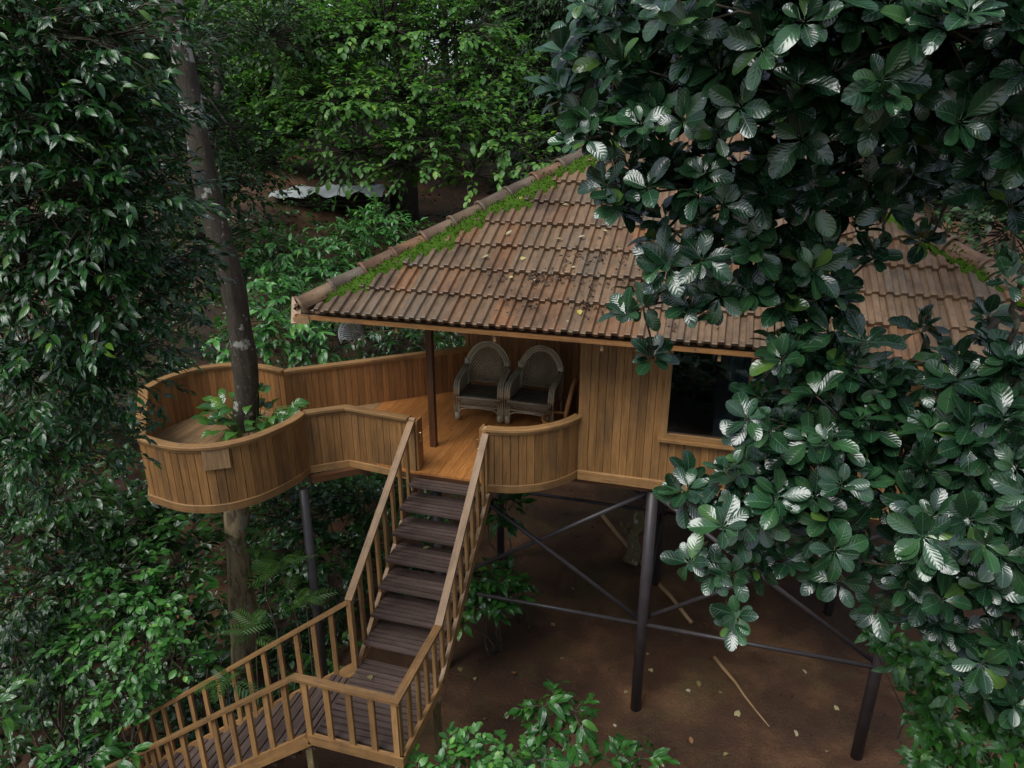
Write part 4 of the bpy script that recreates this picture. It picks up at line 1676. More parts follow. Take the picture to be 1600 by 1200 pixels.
for px, py, wh in ((811, 406, 'in the middle of the tiled roof, the upper of two'), (796, 436, 'in the middle of the tiled roof, the lower of two'), (905, 483, 'on the roof tiles close to the eave'), (816, 307, 'on the roof tiles beside the mossy hip')):
    one_leaf('yellow_leaf', 'small yellow leaf ' + wh, 'leaf', 'yellow leaves on the roof', on_roof(px, py), 'heart', 0, 'leaf_yellow', random.uniform(.07, .11), random.uniform(0, 6), rn)
for px, py in ((790, 368), (868, 374), (903, 372), (900, 417), (765, 398), (890, 502), (888, 320), (835, 440), (950, 362)):
    one_leaf('dry_leaf', 'curled pale dry leaf caught on the roof tiles', 'leaf', 'dry leaves on the roof', on_roof(px, py), 'long', random.randrange(3), 'leaf_fallen', random.uniform(.08, .13), random.uniform(0, 6), rn)
one_leaf('green_leaf', 'bright green leaf fallen on the roof tiles', 'leaf', None, on_roof(975, 388), 'coffee', 1, 'leaf_heart', .17, 1.0, rn)
one_leaf('yellow_leaf', 'yellow leaf lying on a tread halfway up the upper flight of stairs', 'leaf', None, (-3.0, 6.85, FD - (FD - LZ) / 7 * 3 + .004), 'oval', 0, 'leaf_yellow', .1, 2.0)
one_leaf('fallen_leaf', 'pale leaf lying on the slats of the stair landing', 'leaf', None, (-3.2, 5.5, LZ + .004), 'oval', 1, 'leaf_fallen', .12, .7)
# dark litter in the tile channels
lp, ls = [], []
for px, py, k, sp in ((865, 432, 60, .14), (935, 478, 40, .13), (838, 440, 30, .1), (905, 470, 30, .14), (890, 400, 20, .1), (1000, 410, 40, .3), (960, 440, 60, .35), (1080, 500, 60, .3), (930, 410, 25, .12), (780, 440, 20, .1), (1010, 470, 60, .3), (820, 480, 25, .2)):
    c = on_roof(px, py, .066)
    for _ in range(k):
        s, d_ = random.gauss(0, sp), random.gauss(0, sp * .6)
        lp.append(c + np.array([s, d_, d_ * SL + random.uniform(0, .015)]))
lp = np.array(lp)
x, y, z = frames(rng.normal(size=(len(lp), 3)) * [1, 1, .5], rng.normal(size=(len(lp), 3)) * .4 + [0, -.5, 1])
o = mass_mesh(None, 'long_lo', lp, x, y, z, .03 + .07 * rng.random(len(lp)), 'dead', 'roof_litter')
tag(o, 'dark rotting leaf litter gathered in the channels of the roof tiles', 'leaf litter', None, 'stuff')
# litter on the soil
n = 14000
P = np.stack([rng.uniform(-14, 9, n), rng.uniform(3, 20, n), np.zeros(n)], 1)
k5 = 5000
far_ = np.array([at(a_, 300, b_) for a_, b_ in zip(rng.uniform(300, 900, k5), rng.uniform(20, 34, k5))])
P[:k5, :2] = far_[:, :2]
P[:, 2] = terrain(P[:, 0], P[:, 1]) + .008
x, y, z = frames(rng.normal(size=(n, 3)) * [1, 1, .2], rng.normal(size=(n, 3)) * .35 + [0, 0, 1])
keep = rng.random(n) < .3 + .75 * smooth(-3.5, -6, P[:, 0])
gg = fwd(P[:, 0], P[:, 1])
o = mass_mesh(None, 'oval_lo', P[keep], x[keep], y[keep], z[keep], ((.02 + .06 * rng.random(n) ** 2) * np.where(gg > 19, 2.5, 1))[keep], 'dead', 'leaf_litter')
tag(o, 'small brown leaf litter strewn over the soil', 'leaf litter', None, 'stuff')

# tarp-covered woodpile far back
wc = at(522, 338, 24.2)
wp = empty('woodpile', (wc[0], wc[1], float(terrain(wc[0], wc[1]))), 'dark stack of logs lying under the pale tarp in the clearing', 'woodpile')
rv = np.array([cY, sY, 0])
fv = np.array([-sY, cY, 0])
gz = float(terrain(wc[0], wc[1]))
for r in range(3):
    for i in range(9):
        c = wc + fv * ((i - 4) * .13 + (r % 2) * .06)
        c = np.array([c[0], c[1], gz + .1 + r * .17])
        l_ = 1.5 + random.random() * .5
        MB().tube([c - rv * l_ + [0, 0, random.gauss(0, .03)], c + rv * (1.4 + random.random() * .5)], random.uniform(.05, .09), 6).build('log', 'bark_dark', wp, True)
n1, n2 = 30, 10
V, F = [], []
for j in range(n2):
    for i in range(n1):
        u, v = i / (n1 - 1) - .5, j / (n2 - 1) - .5
        p = wc + rv * (u * 3.7) + fv * (v * 1.9)
        zz = gz + .62 + .05 * math.sin(u * 17 + v * 6) + .05 * math.sin(u * 31 - v * 9) + .12 * (u + .1) - .3 * max(0, abs(v) - .36) * 4 - .6 * max(0, abs(u) - .45) * 3
        V.append((p[0], p[1], zz + random.gauss(0, .012)))
for j in range(n2 - 1):
    for i in range(n1 - 1):
        F.append((j * n1 + i, j * n1 + i + 1, (j + 1) * n1 + i + 1, (j + 1) * n1 + i))
o = put('tarp', mesh('tarp', V, F, 'tarp', None, True))
tag(o, 'crumpled pale grey tarp spread over the woodpile in the clearing', 'tarp')
pc_ = at(572, 312, 24.4)
V = [(pc_[0] + rv[0] * u + fv[0] * v, pc_[1] + rv[1] * u + fv[1] * v, gz + .76 + .05 * math.sin(u * 9 + v * 7)) for v in (-.2, 0, .2) for u in (-.35, -.12, .1, .35)]
F = [(j * 4 + i, j * 4 + i + 1, (j + 1) * 4 + i + 1, (j + 1) * 4 + i) for j in range(2) for i in range(3)]
o = put('cloth', mesh('cloth', V, F, 'cloth_pink', None, True))
tag(o, 'small red and pink cloth lying on top of the grey tarp', 'cloth')

# pale shed glimpsed through the big leaves
sc = at(1395, 262, 21)
shed = empty('shed', (sc[0], sc[1], float(terrain(sc[0], sc[1]))), 'pale pink sheet-metal shed glimpsed through the big-leaved tree beyond the roof', 'shed')
sgz = float(terrain(sc[0], sc[1]))
V, F = [], []
nn = 60
for i in range(nn):
    u = (i / (nn - 1) - .5) * 3.2
    w_ = .02 if i % 2 else -.02
    p = sc + rv * u + fv * w_
    V += [(p[0], p[1], sgz - .3), (p[0], p[1], sc[2] + .45)]
for i in range(nn - 1):
    F.append((2 * i, 2 * i + 2, 2 * i + 3, 2 * i + 1))
put('wall', mesh('wall', V, F, 'wall_white'), shed)
rr_ = MB()
p0, p1 = sc - rv * 1.7, sc + rv * 1.7
rr_.sweep([(p0[0] + fv[0] * .8, p0[1] + fv[1] * .8, sc[2] + .65), (p1[0] + fv[0] * .8, p1[1] + fv[1] * .8, sc[2] + .65)], [(-1.1, -.2), (-1.1, -.16), (1.1, .24), (1.1, .2)])
rr_.build('roof', 'wall_white', shed)
for sg in (-1, 1):
    q = sc + rv * 1.6 * sg
    MB().beam((q[0] + fv[0] * .8, q[1] + fv[1] * .8, sgz - .3), (q[0] + fv[0] * .8, q[1] + fv[1] * .8, sc[2] + .6), 0.04, 1.5, up=tuple(fv)).build('wall', 'wall_white', shed)

# ------------------------------------------------------------------ the tree growing through the round platform
tb_ = np.array([-7.0, 8.0, -.75])
mt = empty('platform_tree', tb_, 'leaning brown tree trunk with white lichen growing through the round platform', 'tree')
tp = np.array([(-7.05, 8.0, -.9), (-6.98, 8.0, -.1), (-6.9, 8.0, .9), (-6.75, 8.0, 2.35), (-6.42, 8.0, 3.7), (-6.22, 8.0, 4.4), (-6.19, 8.0, 5.2), (-6.2, 8.0, 5.98), (-6.37, 8.0, 7.0), (-6.4, 8.0, 7.8), (-6.42, 8.0, 8.38), (-6.5, 8.0, 9.45), (-6.7, 8.0, 11), (-7.0, 8.1, 13)])
q_ = np.linspace(0, 1, 66)
tt = np.linspace(0, 1, len(tp))
tps = np.stack([np.interp(q_, tt, tp[:, i]) for i in range(3)], 1)
for _ in range(3):
    tps[1:-1] = (tps[:-2] + 2 * tps[1:-1] + tps[2:]) / 4
tr_r = np.interp(q_, [0, .2, .35, .6, .85, 1], [.24, .19, .17, .155, .125, .08]) * (1 + .04 * np.sin(q_ * 60) + .03 * np.sin(q_ * 23))
trunk = MB().tube(tps, tr_r, 18, up=(0.2, 1, 0))
for i, v in enumerate(trunk.V):
    a = (i % 18) / 18 * 6.283
    z = v[2]
    c = tps[i // 18]
    trunk.V[i] = c + (v - c) * (1 + .05 * math.sin(3 * a + z * 1.3) + .03 * math.sin(7 * a - z * 2.1) + .025 * math.sin(11 * a + z * 5))
trunk.build('trunk', 'bark_main', mt, True)
bm_ = MB()
ends = [(-7.8, 7.0, 12.6), (-5.0, 8.4, 13.2), (-6.2, 9.2, 13.6), (-7.2, 8.4, 14.2), (-5.6, 6.8, 13.4)]
for e in ends:
    bm_.tube(curve_pts(tps[-8], e, 5, .05, .05), [.06, .05, .04, .03, .015], 6)
s0 = tps[int(.78 * 65)]
bm_.tube([s0, s0 + [.2, .1, -.1], s0 + [.42, .2, -.5]], [.03, .02, .012], 5)
bm_.build('branch', 'bark_main', mt, True)
pp_, dd_, uu_ = [], [], []
for e in ends:
    q, d = ball(50, .7)
    a, b, c = spray(np.array(e) + q * 1.1, d + [0, 0, .2], .5, 8)
    pp_.append(a)
    dd_.append(b)
    uu_.append(c)
P_, D_, U_ = map(np.concatenate, (pp_, dd_, uu_))
x, y, z = frames(D_, U_)
mass_mesh(mt, 'oval_lo', P_, x, y, z, np.full(len(P_), .16), 'leaf_far')

# glossy heart-leaved plant round the trunk on the platform
dp = empty('deck_plant', (-6.05, 7.8, FD), 'low clump of glossy heart-shaped leaves round the trunk on the platform', 'plant')
pc0, ax0 = [], []
sm = MB()
for i in range(70):
    a = rng.random() * 6.28
    r = .2 + .42 * rng.random() ** .7
    c = np.array([-6.02 + math.cos(a) * r * 1.3, 7.78 + math.sin(a) * r * .75, FD + .14 + .5 * rng.random() * (1.15 - r)])
    pc0.append(c)
    ax0.append([math.cos(a), math.sin(a) - .35, .25 + .4 * rng.random()])
    sm.tube(curve_pts((-6.1 + math.cos(a) * .17, 7.8 + math.sin(a) * .17, FD), c, 3, .3, .03), .006, 3)
sm.build('stem', 'leaf_heart', dp)
leaves(dp, 'heart', 'heart', np.array(pc0), np.array(ax0), UP + rng.normal(size=(70, 3)) * .3 + [0, -.35, 0], .2 + .08 * rng.random(70), 'leaf_heart', 70)

# ------------------------------------------------------------------ big-leaved tree in front, right
RTB = B((905, 150, 3.9, .2), (940, 85, 3.9, .26), (1000, 50, 3.7, .36), (1100, 30, 3.4, .42), (1220, 30, 3.1, .42), (1350, 40, 3.0, .42), (1480, 50, 2.9, .42), (1590, 90, 2.9, .42),
        (955, 215, 3.9, .24), (1030, 165, 3.7, .36), (1130, 160, 3.5, .42), (1250, 150, 3.3, .42), (1370, 170, 3.3, .42), (1500, 170, 3.2, .42), (1600, 220, 3.2, .36),
        (995, 290, 4.0, .22), (1090, 290, 3.9, .36), (1190, 280, 3.8, .38), (1310, 270, 3.8, .36), (1440, 240, 3.9, .34), (1340, 330, 3.9, .2), (1420, 300, 4.0, .16),
        (1080, 385, 4.1, .28), (1180, 390, 4.0, .38), (1270, 390, 4.0, .3), (1600, 430, 3.4, .1), (1570, 300, 3.6, .26), (1490, 300, 4.0, .14), (1370, 400, 4.0, .09), (1450, 380, 4.2, .05), (1545, 500, 4.2, .06), (1020, 560, 4.5, .03), (1440, 520, 4.3, .05),
        (1005, 480, 4.2, .13), (1110, 465, 4.2, .24), (1210, 470, 4.1, .3), (1290, 470, 4.2, .2), (960, 325, 4.1, .08), (1180, 620, 4.2, .06),
        (1235, 560, 4.0, .22), (1300, 570, 4.1, .3), (1400, 610, 4.1, .26), (1570, 570, 3.8, .26), (1490, 600, 4.2, .24),
        (1180, 700, 4.3, .15), (1245, 670, 4.1, .34), (1330, 680, 4.1, .42), (1450, 680, 4.0, .42), (1570, 680, 3.8, .42),
        (1075, 770, 4.4, .16), (1180, 790, 4.2, .36), (1300, 790, 4.1, .42), (1430, 800, 4.0, .42), (1570, 800, 3.8, .42),
        (1110, 890, 4.4, .16), (1190, 880, 4.4, .2), (1145, 955, 4.4, .1), (1310, 870, 4.3, .24), (1420, 890, 4.2, .28), (1570, 920, 4.0, .36), (1370, 950, 4.4, .06), (1480, 980, 4.3, .24), (1590, 1010, 4.1, .3), (1560, 1090, 4.4, .2), (1480, -60, 5.8, .6), (1330, -60, 6.0, .6), (1620, -20, 5.6, .6), (1600, 130, 5.6, .45), (1420, 90, 5.8, .45))
tree('broad_leaf_tree', 'large tree with rosettes of broad glossy leaves in front of the roof on the right', 'tree', (4.3, 4.9, 0), RTB, 'rosette', .15, 185, 'leaf_big', 'big', 'big_mid', 300,
     trunk_r=.2, trunk_top=(3.1, 4.4, 9.2), barkm='bark_moss', axis=(0, -.5, .75), M=8, tilt=1.2, limb_r=.03, twig_r=.005, shell=.25)

# ------------------------------------------------------------------ long-leaved tree in front, left
LTB = B((40, 50, 4.5, .55), (150, 60, 4.8, .55), (215, 50, 5.2, .22), (30, 180, 4.6, .55), (130, 190, 4.8, .55), (215, 170, 5.3, .24), (60, 310, 4.8, .55), (170, 320, 4.9, .55), (240, 290, 5.4, .24), (290, 255, 6.0, .1),
        (40, 440, 5.0, .55), (150, 450, 5.2, .55), (250, 420, 5.5, .35), (290, 410, 5.9, .14), (40, 570, 5.4, .55), (150, 580, 5.6, .5), (215, 540, 5.8, .26), (290, 500, 6.2, .16), (40, 700, 6.0, .55), (110, 700, 6.2, .5), (170, 640, 6.2, .2), (205, 640, 6.1, .05), (305, 310, 6.1, .08), (60, 120, 4.7, .5), (200, 250, 5.1, .35), (100, 380, 5, .5), (200, 500, 5.4, .35))
tree('long_leaf_tree', 'dense dark tree with long glossy leaves filling the left edge', 'tree', (-8.6, 4.6, -.7), LTB, 'spray', .11, 360, 'leaf_long', 'long', 'long_lo', 300,
     trunk_r=.16, trunk_top=(-7.0, 4.6, 8.6), barkm='bark_moss', axis=(.15, -.25, .05), M=8, L=.23, droop=.18, flat=.6, limb_r=.025, twig_r=.004)

# ------------------------------------------------------------------ trees behind
def far_tree(label, base_px, t, blobs, leaf, per, mat, tpl, trunk_r, top_px, nobj=0, **kw):
    b = at(*base_px, t)
    b[2] = float(terrain(b[0], b[1])) - .1
    return tree('forest_tree', label, 'tree', b, B(*blobs), 'spray', leaf, per, mat, tpl, tpl if not nobj else tpl + '_lo', nobj, 'trees behind the house', trunk_r, at(*top_px), 'bark_dark', **kw)


far_tree('tree with tiers of soft oval leaves and a thick dark trunk in the clearing', (632, 350), 25,
         ((560, 165, 21, 1.3), (640, 150, 21, 1.2), (500, 70, 22, 1.6), (720, 175, 21, 1.2), (790, 215, 20.5, .9), (555, 235, 20.5, 1.0), (640, 255, 20.5, 1.0), (600, 50, 22, 1.7), (710, 60, 22, 1.6), (640, -60, 23, 2.2), (840, 250, 20, .6), (740, 275, 20.5, .6), (680, 215, 20.3, .8), (440, 40, 23, 1.4), (500, 150, 21.5, 1.0), (780, 120, 22, 1.1)),
         .25, 46, 'leaf_oval', 'oval', .42, (622, -120, 25), 250, M=10, L=1.1, droop=.22, squash=.5, flat=.85, limb_r=.08, twig_r=.014, axis=(.1, -.3, .1))
far_tree('pale green feathery tree between the lichened trunk and the tiered tree', (430, 330), 29,
         ((380, 60, 26, 1.8), (360, 170, 26, 1.6), (430, 130, 26, 1.5), (420, 220, 25.5, 1.2), (350, -30, 27, 2), (460, 10, 27, 2), (370, 250, 26, 1.0), (460, 200, 26, 1.0)),
         .27, 55, 'leaf_oval', 'oval_lo', .25, (400, -60, 29), 0, M=10, L=1.0, droop=.3, squash=.7, limb_r=.06, twig_r=.012)
far_tree('dark narrow-leaved tree behind the roof apex', (860, 250), 30,
         ((830, 60, 28, 2.2), (900, 20, 28, 2), (790, 20, 29, 2), (860, 140, 27, 1.8), (930, 110, 27, 1.7), (800, 150, 28, 1.6), (880, 200, 26.5, 1.2), (980, 40, 29, 2), (740, 130, 29, 1.6)),
         .26, 60, 'leaf_far', 'long_far', .3, (850, -60, 30), 0, M=11, L=1.0, droop=.5, squash=.9, limb_r=.06, twig_r=.012)
far_tree('dark tree behind the left edge of the roof clearing', (330, 330), 20,
         ((300, 60, 17, 1.0), (340, 200, 18, .9), (370, 290, 18, .8), (310, 300, 16, .7), (280, 200, 15, .8), (400, 250, 19, .9), (330, 380, 15, .6), (250, 330, 13, .7), (420, 60, 20, 1.2)),
         .2, 85, 'leaf_far', 'oval_lo', .2, (310, -60, 20), 0, M=9, L=.7, droop=.3, squash=.8, limb_r=.04, twig_r=.01)
far_tree('leafy tree rising behind the right hip of the roof', (1500, 280), 20,
         ((1480, 330, 15, 1.0), (1580, 360, 14, .9), (1560, 260, 16, 1.2), (1420, 240, 18, 1.2), (1300, 180, 19, 1.4), (1600, 450, 13, .7), (1480, 180, 18, 1.5), (1640, 200, 16, 1.4), (1380, 100, 20, 1.8), (1200, 100, 21, 1.8)),
         .2, 85, 'leaf_far', 'oval_lo', .2, (1480, -20, 20), 0, M=9, L=.7, droop=.3, squash=.8, limb_r=.04, twig_r=.01)
far_tree('deep green tree at the far left behind the long-leaved tree', (60, 420), 15,
         ((40, 100, 12, 1.2), (150, 60, 13, 1.2), (60, 260, 11.5, 1.1), (180, 220, 12.5, 1.1), (60, 420, 11, 1.0), (190, 400, 12, 1.0), (50, 560, 10.5, .9), (170, 540, 11, .8), (260, 100, 14, 1.1), (280, 450, 12.5, .6), (-40, 300, 11, 1.2)),
         .17, 130, 'leaf_far', 'long_far', .22, (80, -60, 14), 0, M=9, L=.55, droop=.35, squash=.85, limb_r=.04, twig_r=.008)

# the wood beyond, one mass: crowns on trunks from the clearing to the hill, all round the house
def forest_mass():
    pos, dr, up, sz = [], [], [], []
    tm = MB()
    r2 = np.random.default_rng(3)
    spots = []
    for i in range(70):
        px = -250 + i * 47 + r2.uniform(-20, 20)
        t = r2.uniform(32, 48)
        spots.append(at(px, 200, t)[:2])
    for i in range(26):                       # behind the viewer and at both sides
        a = r2.uniform(0, 2 * math.pi)
        R_ = r2.uniform(17, 27)
        p = np.array([-1 + math.cos(a) * R_, 3 + math.sin(a) * R_])
        if fwd(p[0], p[1]) < 9 and (fwd(*p) < -4 or abs(p[0] * cY + p[1] * sY) > 13):
            spots.append(p)
    for p in spots:
        g = float(terrain(p[0], p[1]))
        h = r2.uniform(12, 19)
        tm.tube([(p[0], p[1], g - .2), (p[0] + r2.normal() * .5, p[1] + r2.normal() * .5, g + h)], [.3, .1], 6)
        front = fwd(p[0], p[1]) > 20
        for k in range(9):
            c = np.array([p[0], p[1], g + h * r2.uniform(.22, 1.0)]) + np.append(r2.normal(size=2) * 2.2, 0)
            r = r2.uniform(1.4, 2.4)
            K = int((8 if front else 3) * r * r)
            q, d = ball(K, .75)
            a, b, u = spray(c + q * r, d * [1, 1, .5] + [0, 0, .1], 1.3, 9, .3)
            pos.append(a)
            dr.append(b)
            up.append(u)
            sz.append(np.full(len(a), .48 if front else .9) * (.7 + .6 * r2.random(len(a))))
    for i in range(170):                      # understory along the wood's edge
        t = r2.uniform(30, 44)
        p = at(r2.uniform(-300, 1900), 200, t)
        c = np.array([p[0], p[1], float(terrain(p[0], p[1])) + r2.uniform(.3, 5.0)])
        K = 20
        q, d = ball(K, .75)
        a, b, u = spray(c + q * 1.7, d * [1, 1, .5] + [0, 0, .2], 1.2, 9, .3)
        pos.append(a)
        dr.append(b)
        up.append(u)
        sz.append(.36 * (.7 + .6 * r2.random(len(a))))
    for i in range(170):                       # and the thicket behind the viewer
        c = np.array([r2.uniform(-13, 14), r2.uniform(-13, -3), 0])
        c[2] = float(terrain(c[0], c[1])) + r2.uniform(.2, 3.6)
        q, d = ball(9, .75)
        a, b, u = spray(c + q * 1.4, d * [1, 1, .5] + [0, 0, .2], 1.0, 8, .3)
        pos.append(a)
        dr.append(b)
        up.append(u)
        sz.append(.55 * (.7 + .6 * r2.random(len(a))))
    P, D, U, S = map(np.concatenate, (pos, dr, up, sz))
    x, y, z = frames(D, U)
    root = empty('forest', (-8, 38, 5), 'dense dark green wood closing the view behind the clearing', 'forest')
    root['kind'] = 'stuff'
    o = mass_mesh(root, 'far', P, x, y, z, S, 'leaf_far', 'foliage')
    tm.build('trunk', 'bark_dark', root, True, 'stuff')


forest_mass()


# ------------------------------------------------------------------ bushes and undergrowth
def bush(label, base_px, t, blobs, leaf, per, mat, tpl, lo, nobj=0, name='bush', cat='bush', group=None, **kw):
    b = at(*base_px, t)
    b[2] = float(terrain(b[0], b[1])) - .05
    kw.setdefault('limb_r', .02)
    kind = kw.pop('kind', 'spray')
    return tree(name, label, cat, b, B(*blobs), kind, leaf, per, mat, tpl, lo, nobj, group, barkm='bark_moss', stems=True, **kw)


GB = 'bushes behind the walkway'
bush('bright broad-leaved bush right behind the round platform railing', (430, 560), 12.5,
     ((430, 500, 12.3, .55), (390, 460, 12.5, .4), (470, 470, 12.8, .5), (410, 540, 12, .4), (480, 530, 12.2, .4), (370, 530, 11.5, .3)), .23, 110, 'leaf_bush', 'coffee', 'long_lo', 140, group=GB, M=7, L=.4, droop=.3, axis=(0, -.2, .25))
bush('bright bush under the pale tarp, below the woodpile', (470, 470), 16,
     ((440, 400, 15.5, .7), (490, 420, 15.5, .6), (400, 410, 15.5, .6), (530, 440, 15.5, .5), (460, 450, 15, .5), (540, 470, 15, .4)), .24, 100, 'leaf_bush', 'coffee', 'long_lo', 120, group=GB, M=7, L=.42, droop=.3, axis=(0, -.2, .25))
bush('pale-tipped bush beside the thick dark trunk, above the roof hip', (570, 440), 19,
     ((560, 370, 18.5, .7), (600, 350, 18.8, .6), (530, 385, 18.5, .5), (610, 390, 18.2, .4), (640, 370, 18.5, .4), (570, 410, 18, .5)), .22, 105, 'leaf_bush', 'long', 'long_lo', 60, group=GB, M=8, L=.4, droop=.3)
bush('shaded bush seen between the eave and the walkway railing', (620, 560), 14,
     ((580, 520, 13.5, .5), (640, 530, 13.5, .45), (550, 490, 14, .4), (690, 530, 14, .4), (610, 490, 14.5, .5), (700, 500, 14.5, .4), (520, 550, 13, .3)), .19, 95, 'leaf_under', 'long', 'long_lo', 40, group=GB, M=7, L=.36, droop=.3)

GU = 'shrubs below the long-leaved tree'
bush('dark shrub low on the left edge of the frame', (50, 1080), 9.6,
     ((30, 820, 9, .6), (90, 780, 9.4, .6), (40, 930, 9.2, .5), (110, 900, 9.4, .5), (20, 1010, 9.2, .4), (110, 1010, 9.4, .4), (40, 1080, 9.4, .3), (100, 1070, 9.6, .25)), .17, 170, 'leaf_under', 'coffee', 'long_lo', 120, group=GU, M=7, L=.32)
bush('mid-green shrub left of the lower flight of stairs', (190, 1110), 9.6,
     ((180, 900, 9.5, .5), (200, 960, 9.4, .45), (160, 1000, 9.3, .4), (230, 1010, 9.3, .35), (250, 940, 9.6, .35), (190, 1060, 9.2, .25), (270, 1030, 9.3, .2), (160, 1080, 9.4, .22), (235, 1075, 9.3, .2), (215, 1110, 9.3, .14)), .13, 230, 'leaf_bush', 'oval', 'oval_lo', 160, group=GU, M=7, L=.26)
bush('round-leaved shrub between the round platform and the stairs', (290, 1040), 10,
     ((255, 840, 10.4, .42), (290, 850, 10.8, .3), (210, 840, 10, .45), (275, 930, 10, .35), (300, 985, 10, .22), (180, 820, 10.2, .5), (325, 1045, 9.4, .14)), .2, 130, 'leaf_under', 'oval', 'oval_lo', 120, group=GU, M=7, L=.32)
bush('dark leafy shrub below the walkway, right of the leaning trunk', (520, 950), 12,
     ((440, 810, 11.5, .45), (510, 800, 12, .5), (560, 780, 12.3, .5), (470, 880, 11.5, .4), (540, 870, 12, .4), (600, 780, 12.5, .35), (450, 920, 11.2, .25)), .19, 130, 'leaf_under', 'heart', 'oval_lo', 100, group=GU, M=7, L=.32)
bush('ribbed-leaf plant beside the stairs under the curved balcony', (770, 965), 11.2,
     ((770, 920, 10.9, .3), (740, 950, 10.8, .2), (790, 940, 10.8, .2), (740, 900, 11, .15)), .27, 190, 'leaf_coffee', 'coffee', 'coffee', 120, name='shrub', cat='shrub', M=6, L=.3, axis=(0, -.2, .3))
bush('bright serrated plant showing under the curved balcony foot rail', (800, 850), 11.5,
     ((790, 800, 11.3, .2), (760, 790, 11.3, .12)), .28, 220, 'leaf_coffee', 'coffee', 'coffee', 60, name='shrub', cat='shrub', M=6, L=.3)
bush('glossy ribbed coffee shrub standing on the soil in front of the stairs', (868, 1160), 8.6,
     ((868, 1115, 7.7, .15), (845, 1105, 7.7, .1), (895, 1112, 7.7, .1), (855, 1150, 7.6, .12), (890, 1150, 7.6, .1)), .21, 330, 'leaf_coffee', 'coffee', 'coffee', 130, name='shrub', cat='shrub', M=6, L=.2, droop=.4, axis=(0, -.2, .3))
bush('small-leaved bright shrub at the bottom edge beside the landing', (750, 1215), 7.8,
     ((690, 1188, 7, .13), (740, 1180, 7, .14), (790, 1178, 7, .14), (835, 1188, 7, .12), (720, 1235, 6.9, .2), (800, 1235, 6.9, .22), (660, 1215, 6.9, .12)), .11, 520, 'leaf_bush', 'oval', 'oval_lo', 220, name='shrub', cat='shrub', M=7, L=.18)
bush('low dark plant at the bottom edge right of the coffee shrub', (985, 1230), 8,
     ((960, 1195, 7.6, .12), (1000, 1185, 7.6, .12), (990, 1210, 7.5, .14)), .2, 300, 'leaf_coffee', 'coffee', 'coffee', 60, name='shrub', cat='shrub', M=5, L=.18)
bush('bright ribbed plant at the bottom left corner below the stairs', (130, 1215), 8.2,
     ((130, 1190, 7.6, .2), (100, 1200, 7.6, .15), (165, 1205, 7.5, .15)), .2, 260, 'leaf_coffee', 'coffee', 'coffee', 110, name='shrub', cat='shrub', M=6, L=.22)
bush('young sprig of light leaves poking in at the left edge near the bottom', (-40, 1220), 6,
     ((-5, 1130, 5.2, .06), (-5, 1010 + 90, 5.2, .05)), .16, 1200, 'leaf_heart', 'coffee', 'coffee', 30, name='shrub', cat='shrub', M=5, L=.14, limb_r=.008)
bush('dark glossy shrub filling the bottom right corner', (1540, 1230), 7.2,
     ((1480, 1060, 6.2, .3), (1560, 1060, 6, .3), (1400, 1030, 6.3, .18), (1500, 1150, 6.2, .3), (1590, 1150, 6, .3), (1460, 1180, 6.3, .2), (1440, 1100, 6.3, .15), (1360, 1000, 6.4, .08), (1540, 1200, 6.1, .3), (1600, 1080, 5.8, .3), (1450, 1040, 6.2, .2)), .17, 190, 'leaf_coffee', 'coffee', 'coffee', 200, name='shrub', cat='shrub', M=8, kind='rosette', axis=(0, -.4, .8), twig_r=.004, limb_r=.012)

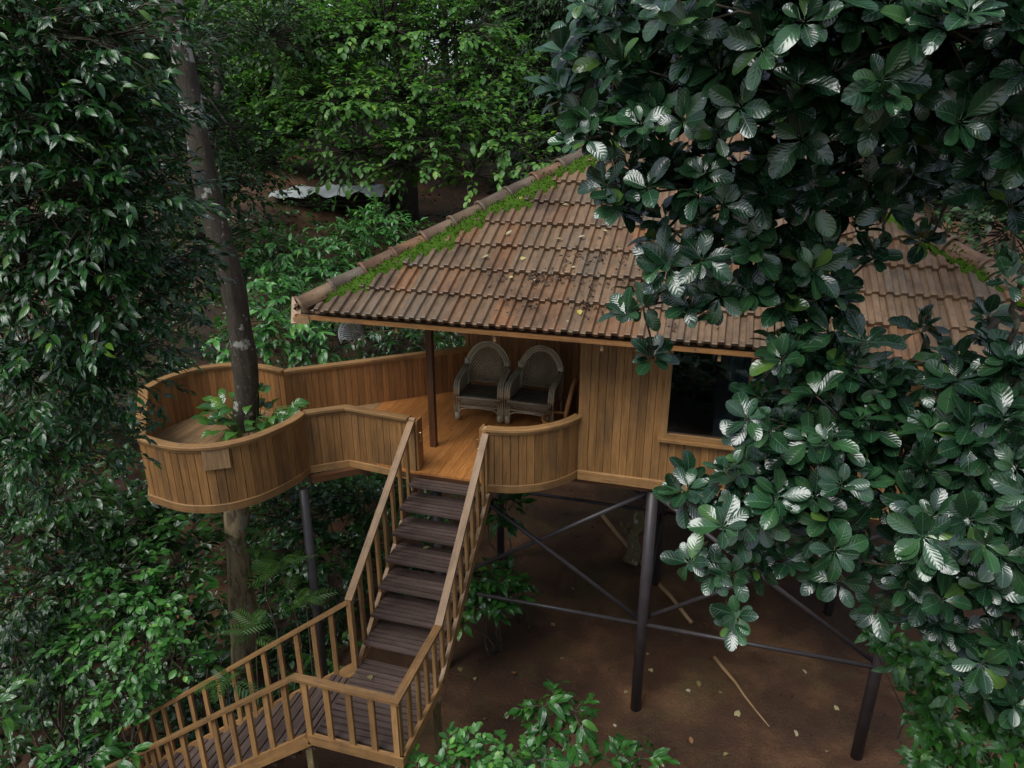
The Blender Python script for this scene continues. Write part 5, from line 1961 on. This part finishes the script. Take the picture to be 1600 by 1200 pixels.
# ferns with pinnate fronds
def fern(label, px, py, t, n, size, stem_to):
    c = at(px, py, t)
    b = at(*stem_to)
    b[2] = float(terrain(b[0], b[1]))
    root = empty('fern', b, label, 'fern', 'pinnate plants below the walkway')
    MB().tube(curve_pts(b, c, 5, 0, .03), [.015, .013, .011, .009, .006], 5).build('stem', 'bark_moss', root)
    th = np.arange(n) * 2.4 + rng.random() * 6
    D = np.stack([np.cos(th), np.sin(th) - .3, .25 + .3 * rng.random(n)], 1)
    P = np.repeat(c[None], n, 0) + rng.normal(size=(n, 3)) * .05 * [1, 1, 2]
    leaves(root, 'frond', 'frond', P, D, np.repeat(UP[None], n, 0) + [0, -.2, 0], size * (.8 + .4 * rng.random(n)), 'leaf_fern', n, 'frond')


fern('bright pinnate-leaved sapling between the leaning trunk and the slim post', 440, 890, 9.3, 9, .36, (455, 1010, 9.6))
fern('smaller pinnate sapling above it, under the platform cusp', 415, 855, 9.8, 6, .3, (420, 1000, 10))
fern('pinnate sapling at the foot of the slim post', 478, 940, 9.3, 6, .28, (485, 1030, 9.5))
fern('pale pinnate plant at the base of the leaning trunk', 400, 985, 9.0, 7, .3, (400, 1040, 9.2))
fern('pinnate plant showing through the stair balusters', 355, 1060, 8.6, 6, .3, (360, 1110, 8.8))

# low ground cover filling the shade on the left and behind
def cover():
    n = 6200
    r2 = np.random.default_rng(8)
    X = r2.uniform(-17, -3.6, n)
    Y = 5.2 + 20 * r2.random(n) ** 1.35
    keep = (X < -5.1 - 0 * Y) & (Y > 6.15) & (np.hypot(X + 6.9, Y - 8) > .35) | (Y > 9.6 + .3 * np.sin(X * 2)) & (X < -4.4)
    keep |= (X < -7.9) & (Y > 5.3)
    keep |= (Y > 15.5)
    keep &= fwd(X, Y) < 23.5
    X, Y = X[keep], Y[keep]
    far = smooth(8, 12, Y) + smooth(-8, -11, X)
    Zc = terrain(X, Y) + (.3 + np.clip(far, 0, 1.3) * .9) * r2.random(len(X))
    C = np.stack([X, Y, Zc], 1)
    a, b, u = spray(C, r2.normal(size=(len(X), 3)) * [1, 1, .3] + [0, 0, .5], .4, 9, .25)
    x, y, z = frames(b, u)
    o = mass_mesh(None, 'oval_lo', a, x, y, z, .13 * (.6 + .8 * r2.random(len(a))), 'leaf_under', 'ground_cover')
    tag(o, 'low dark leafy ground cover spreading in the shade on the left', 'ground cover', None, 'stuff')


cover()
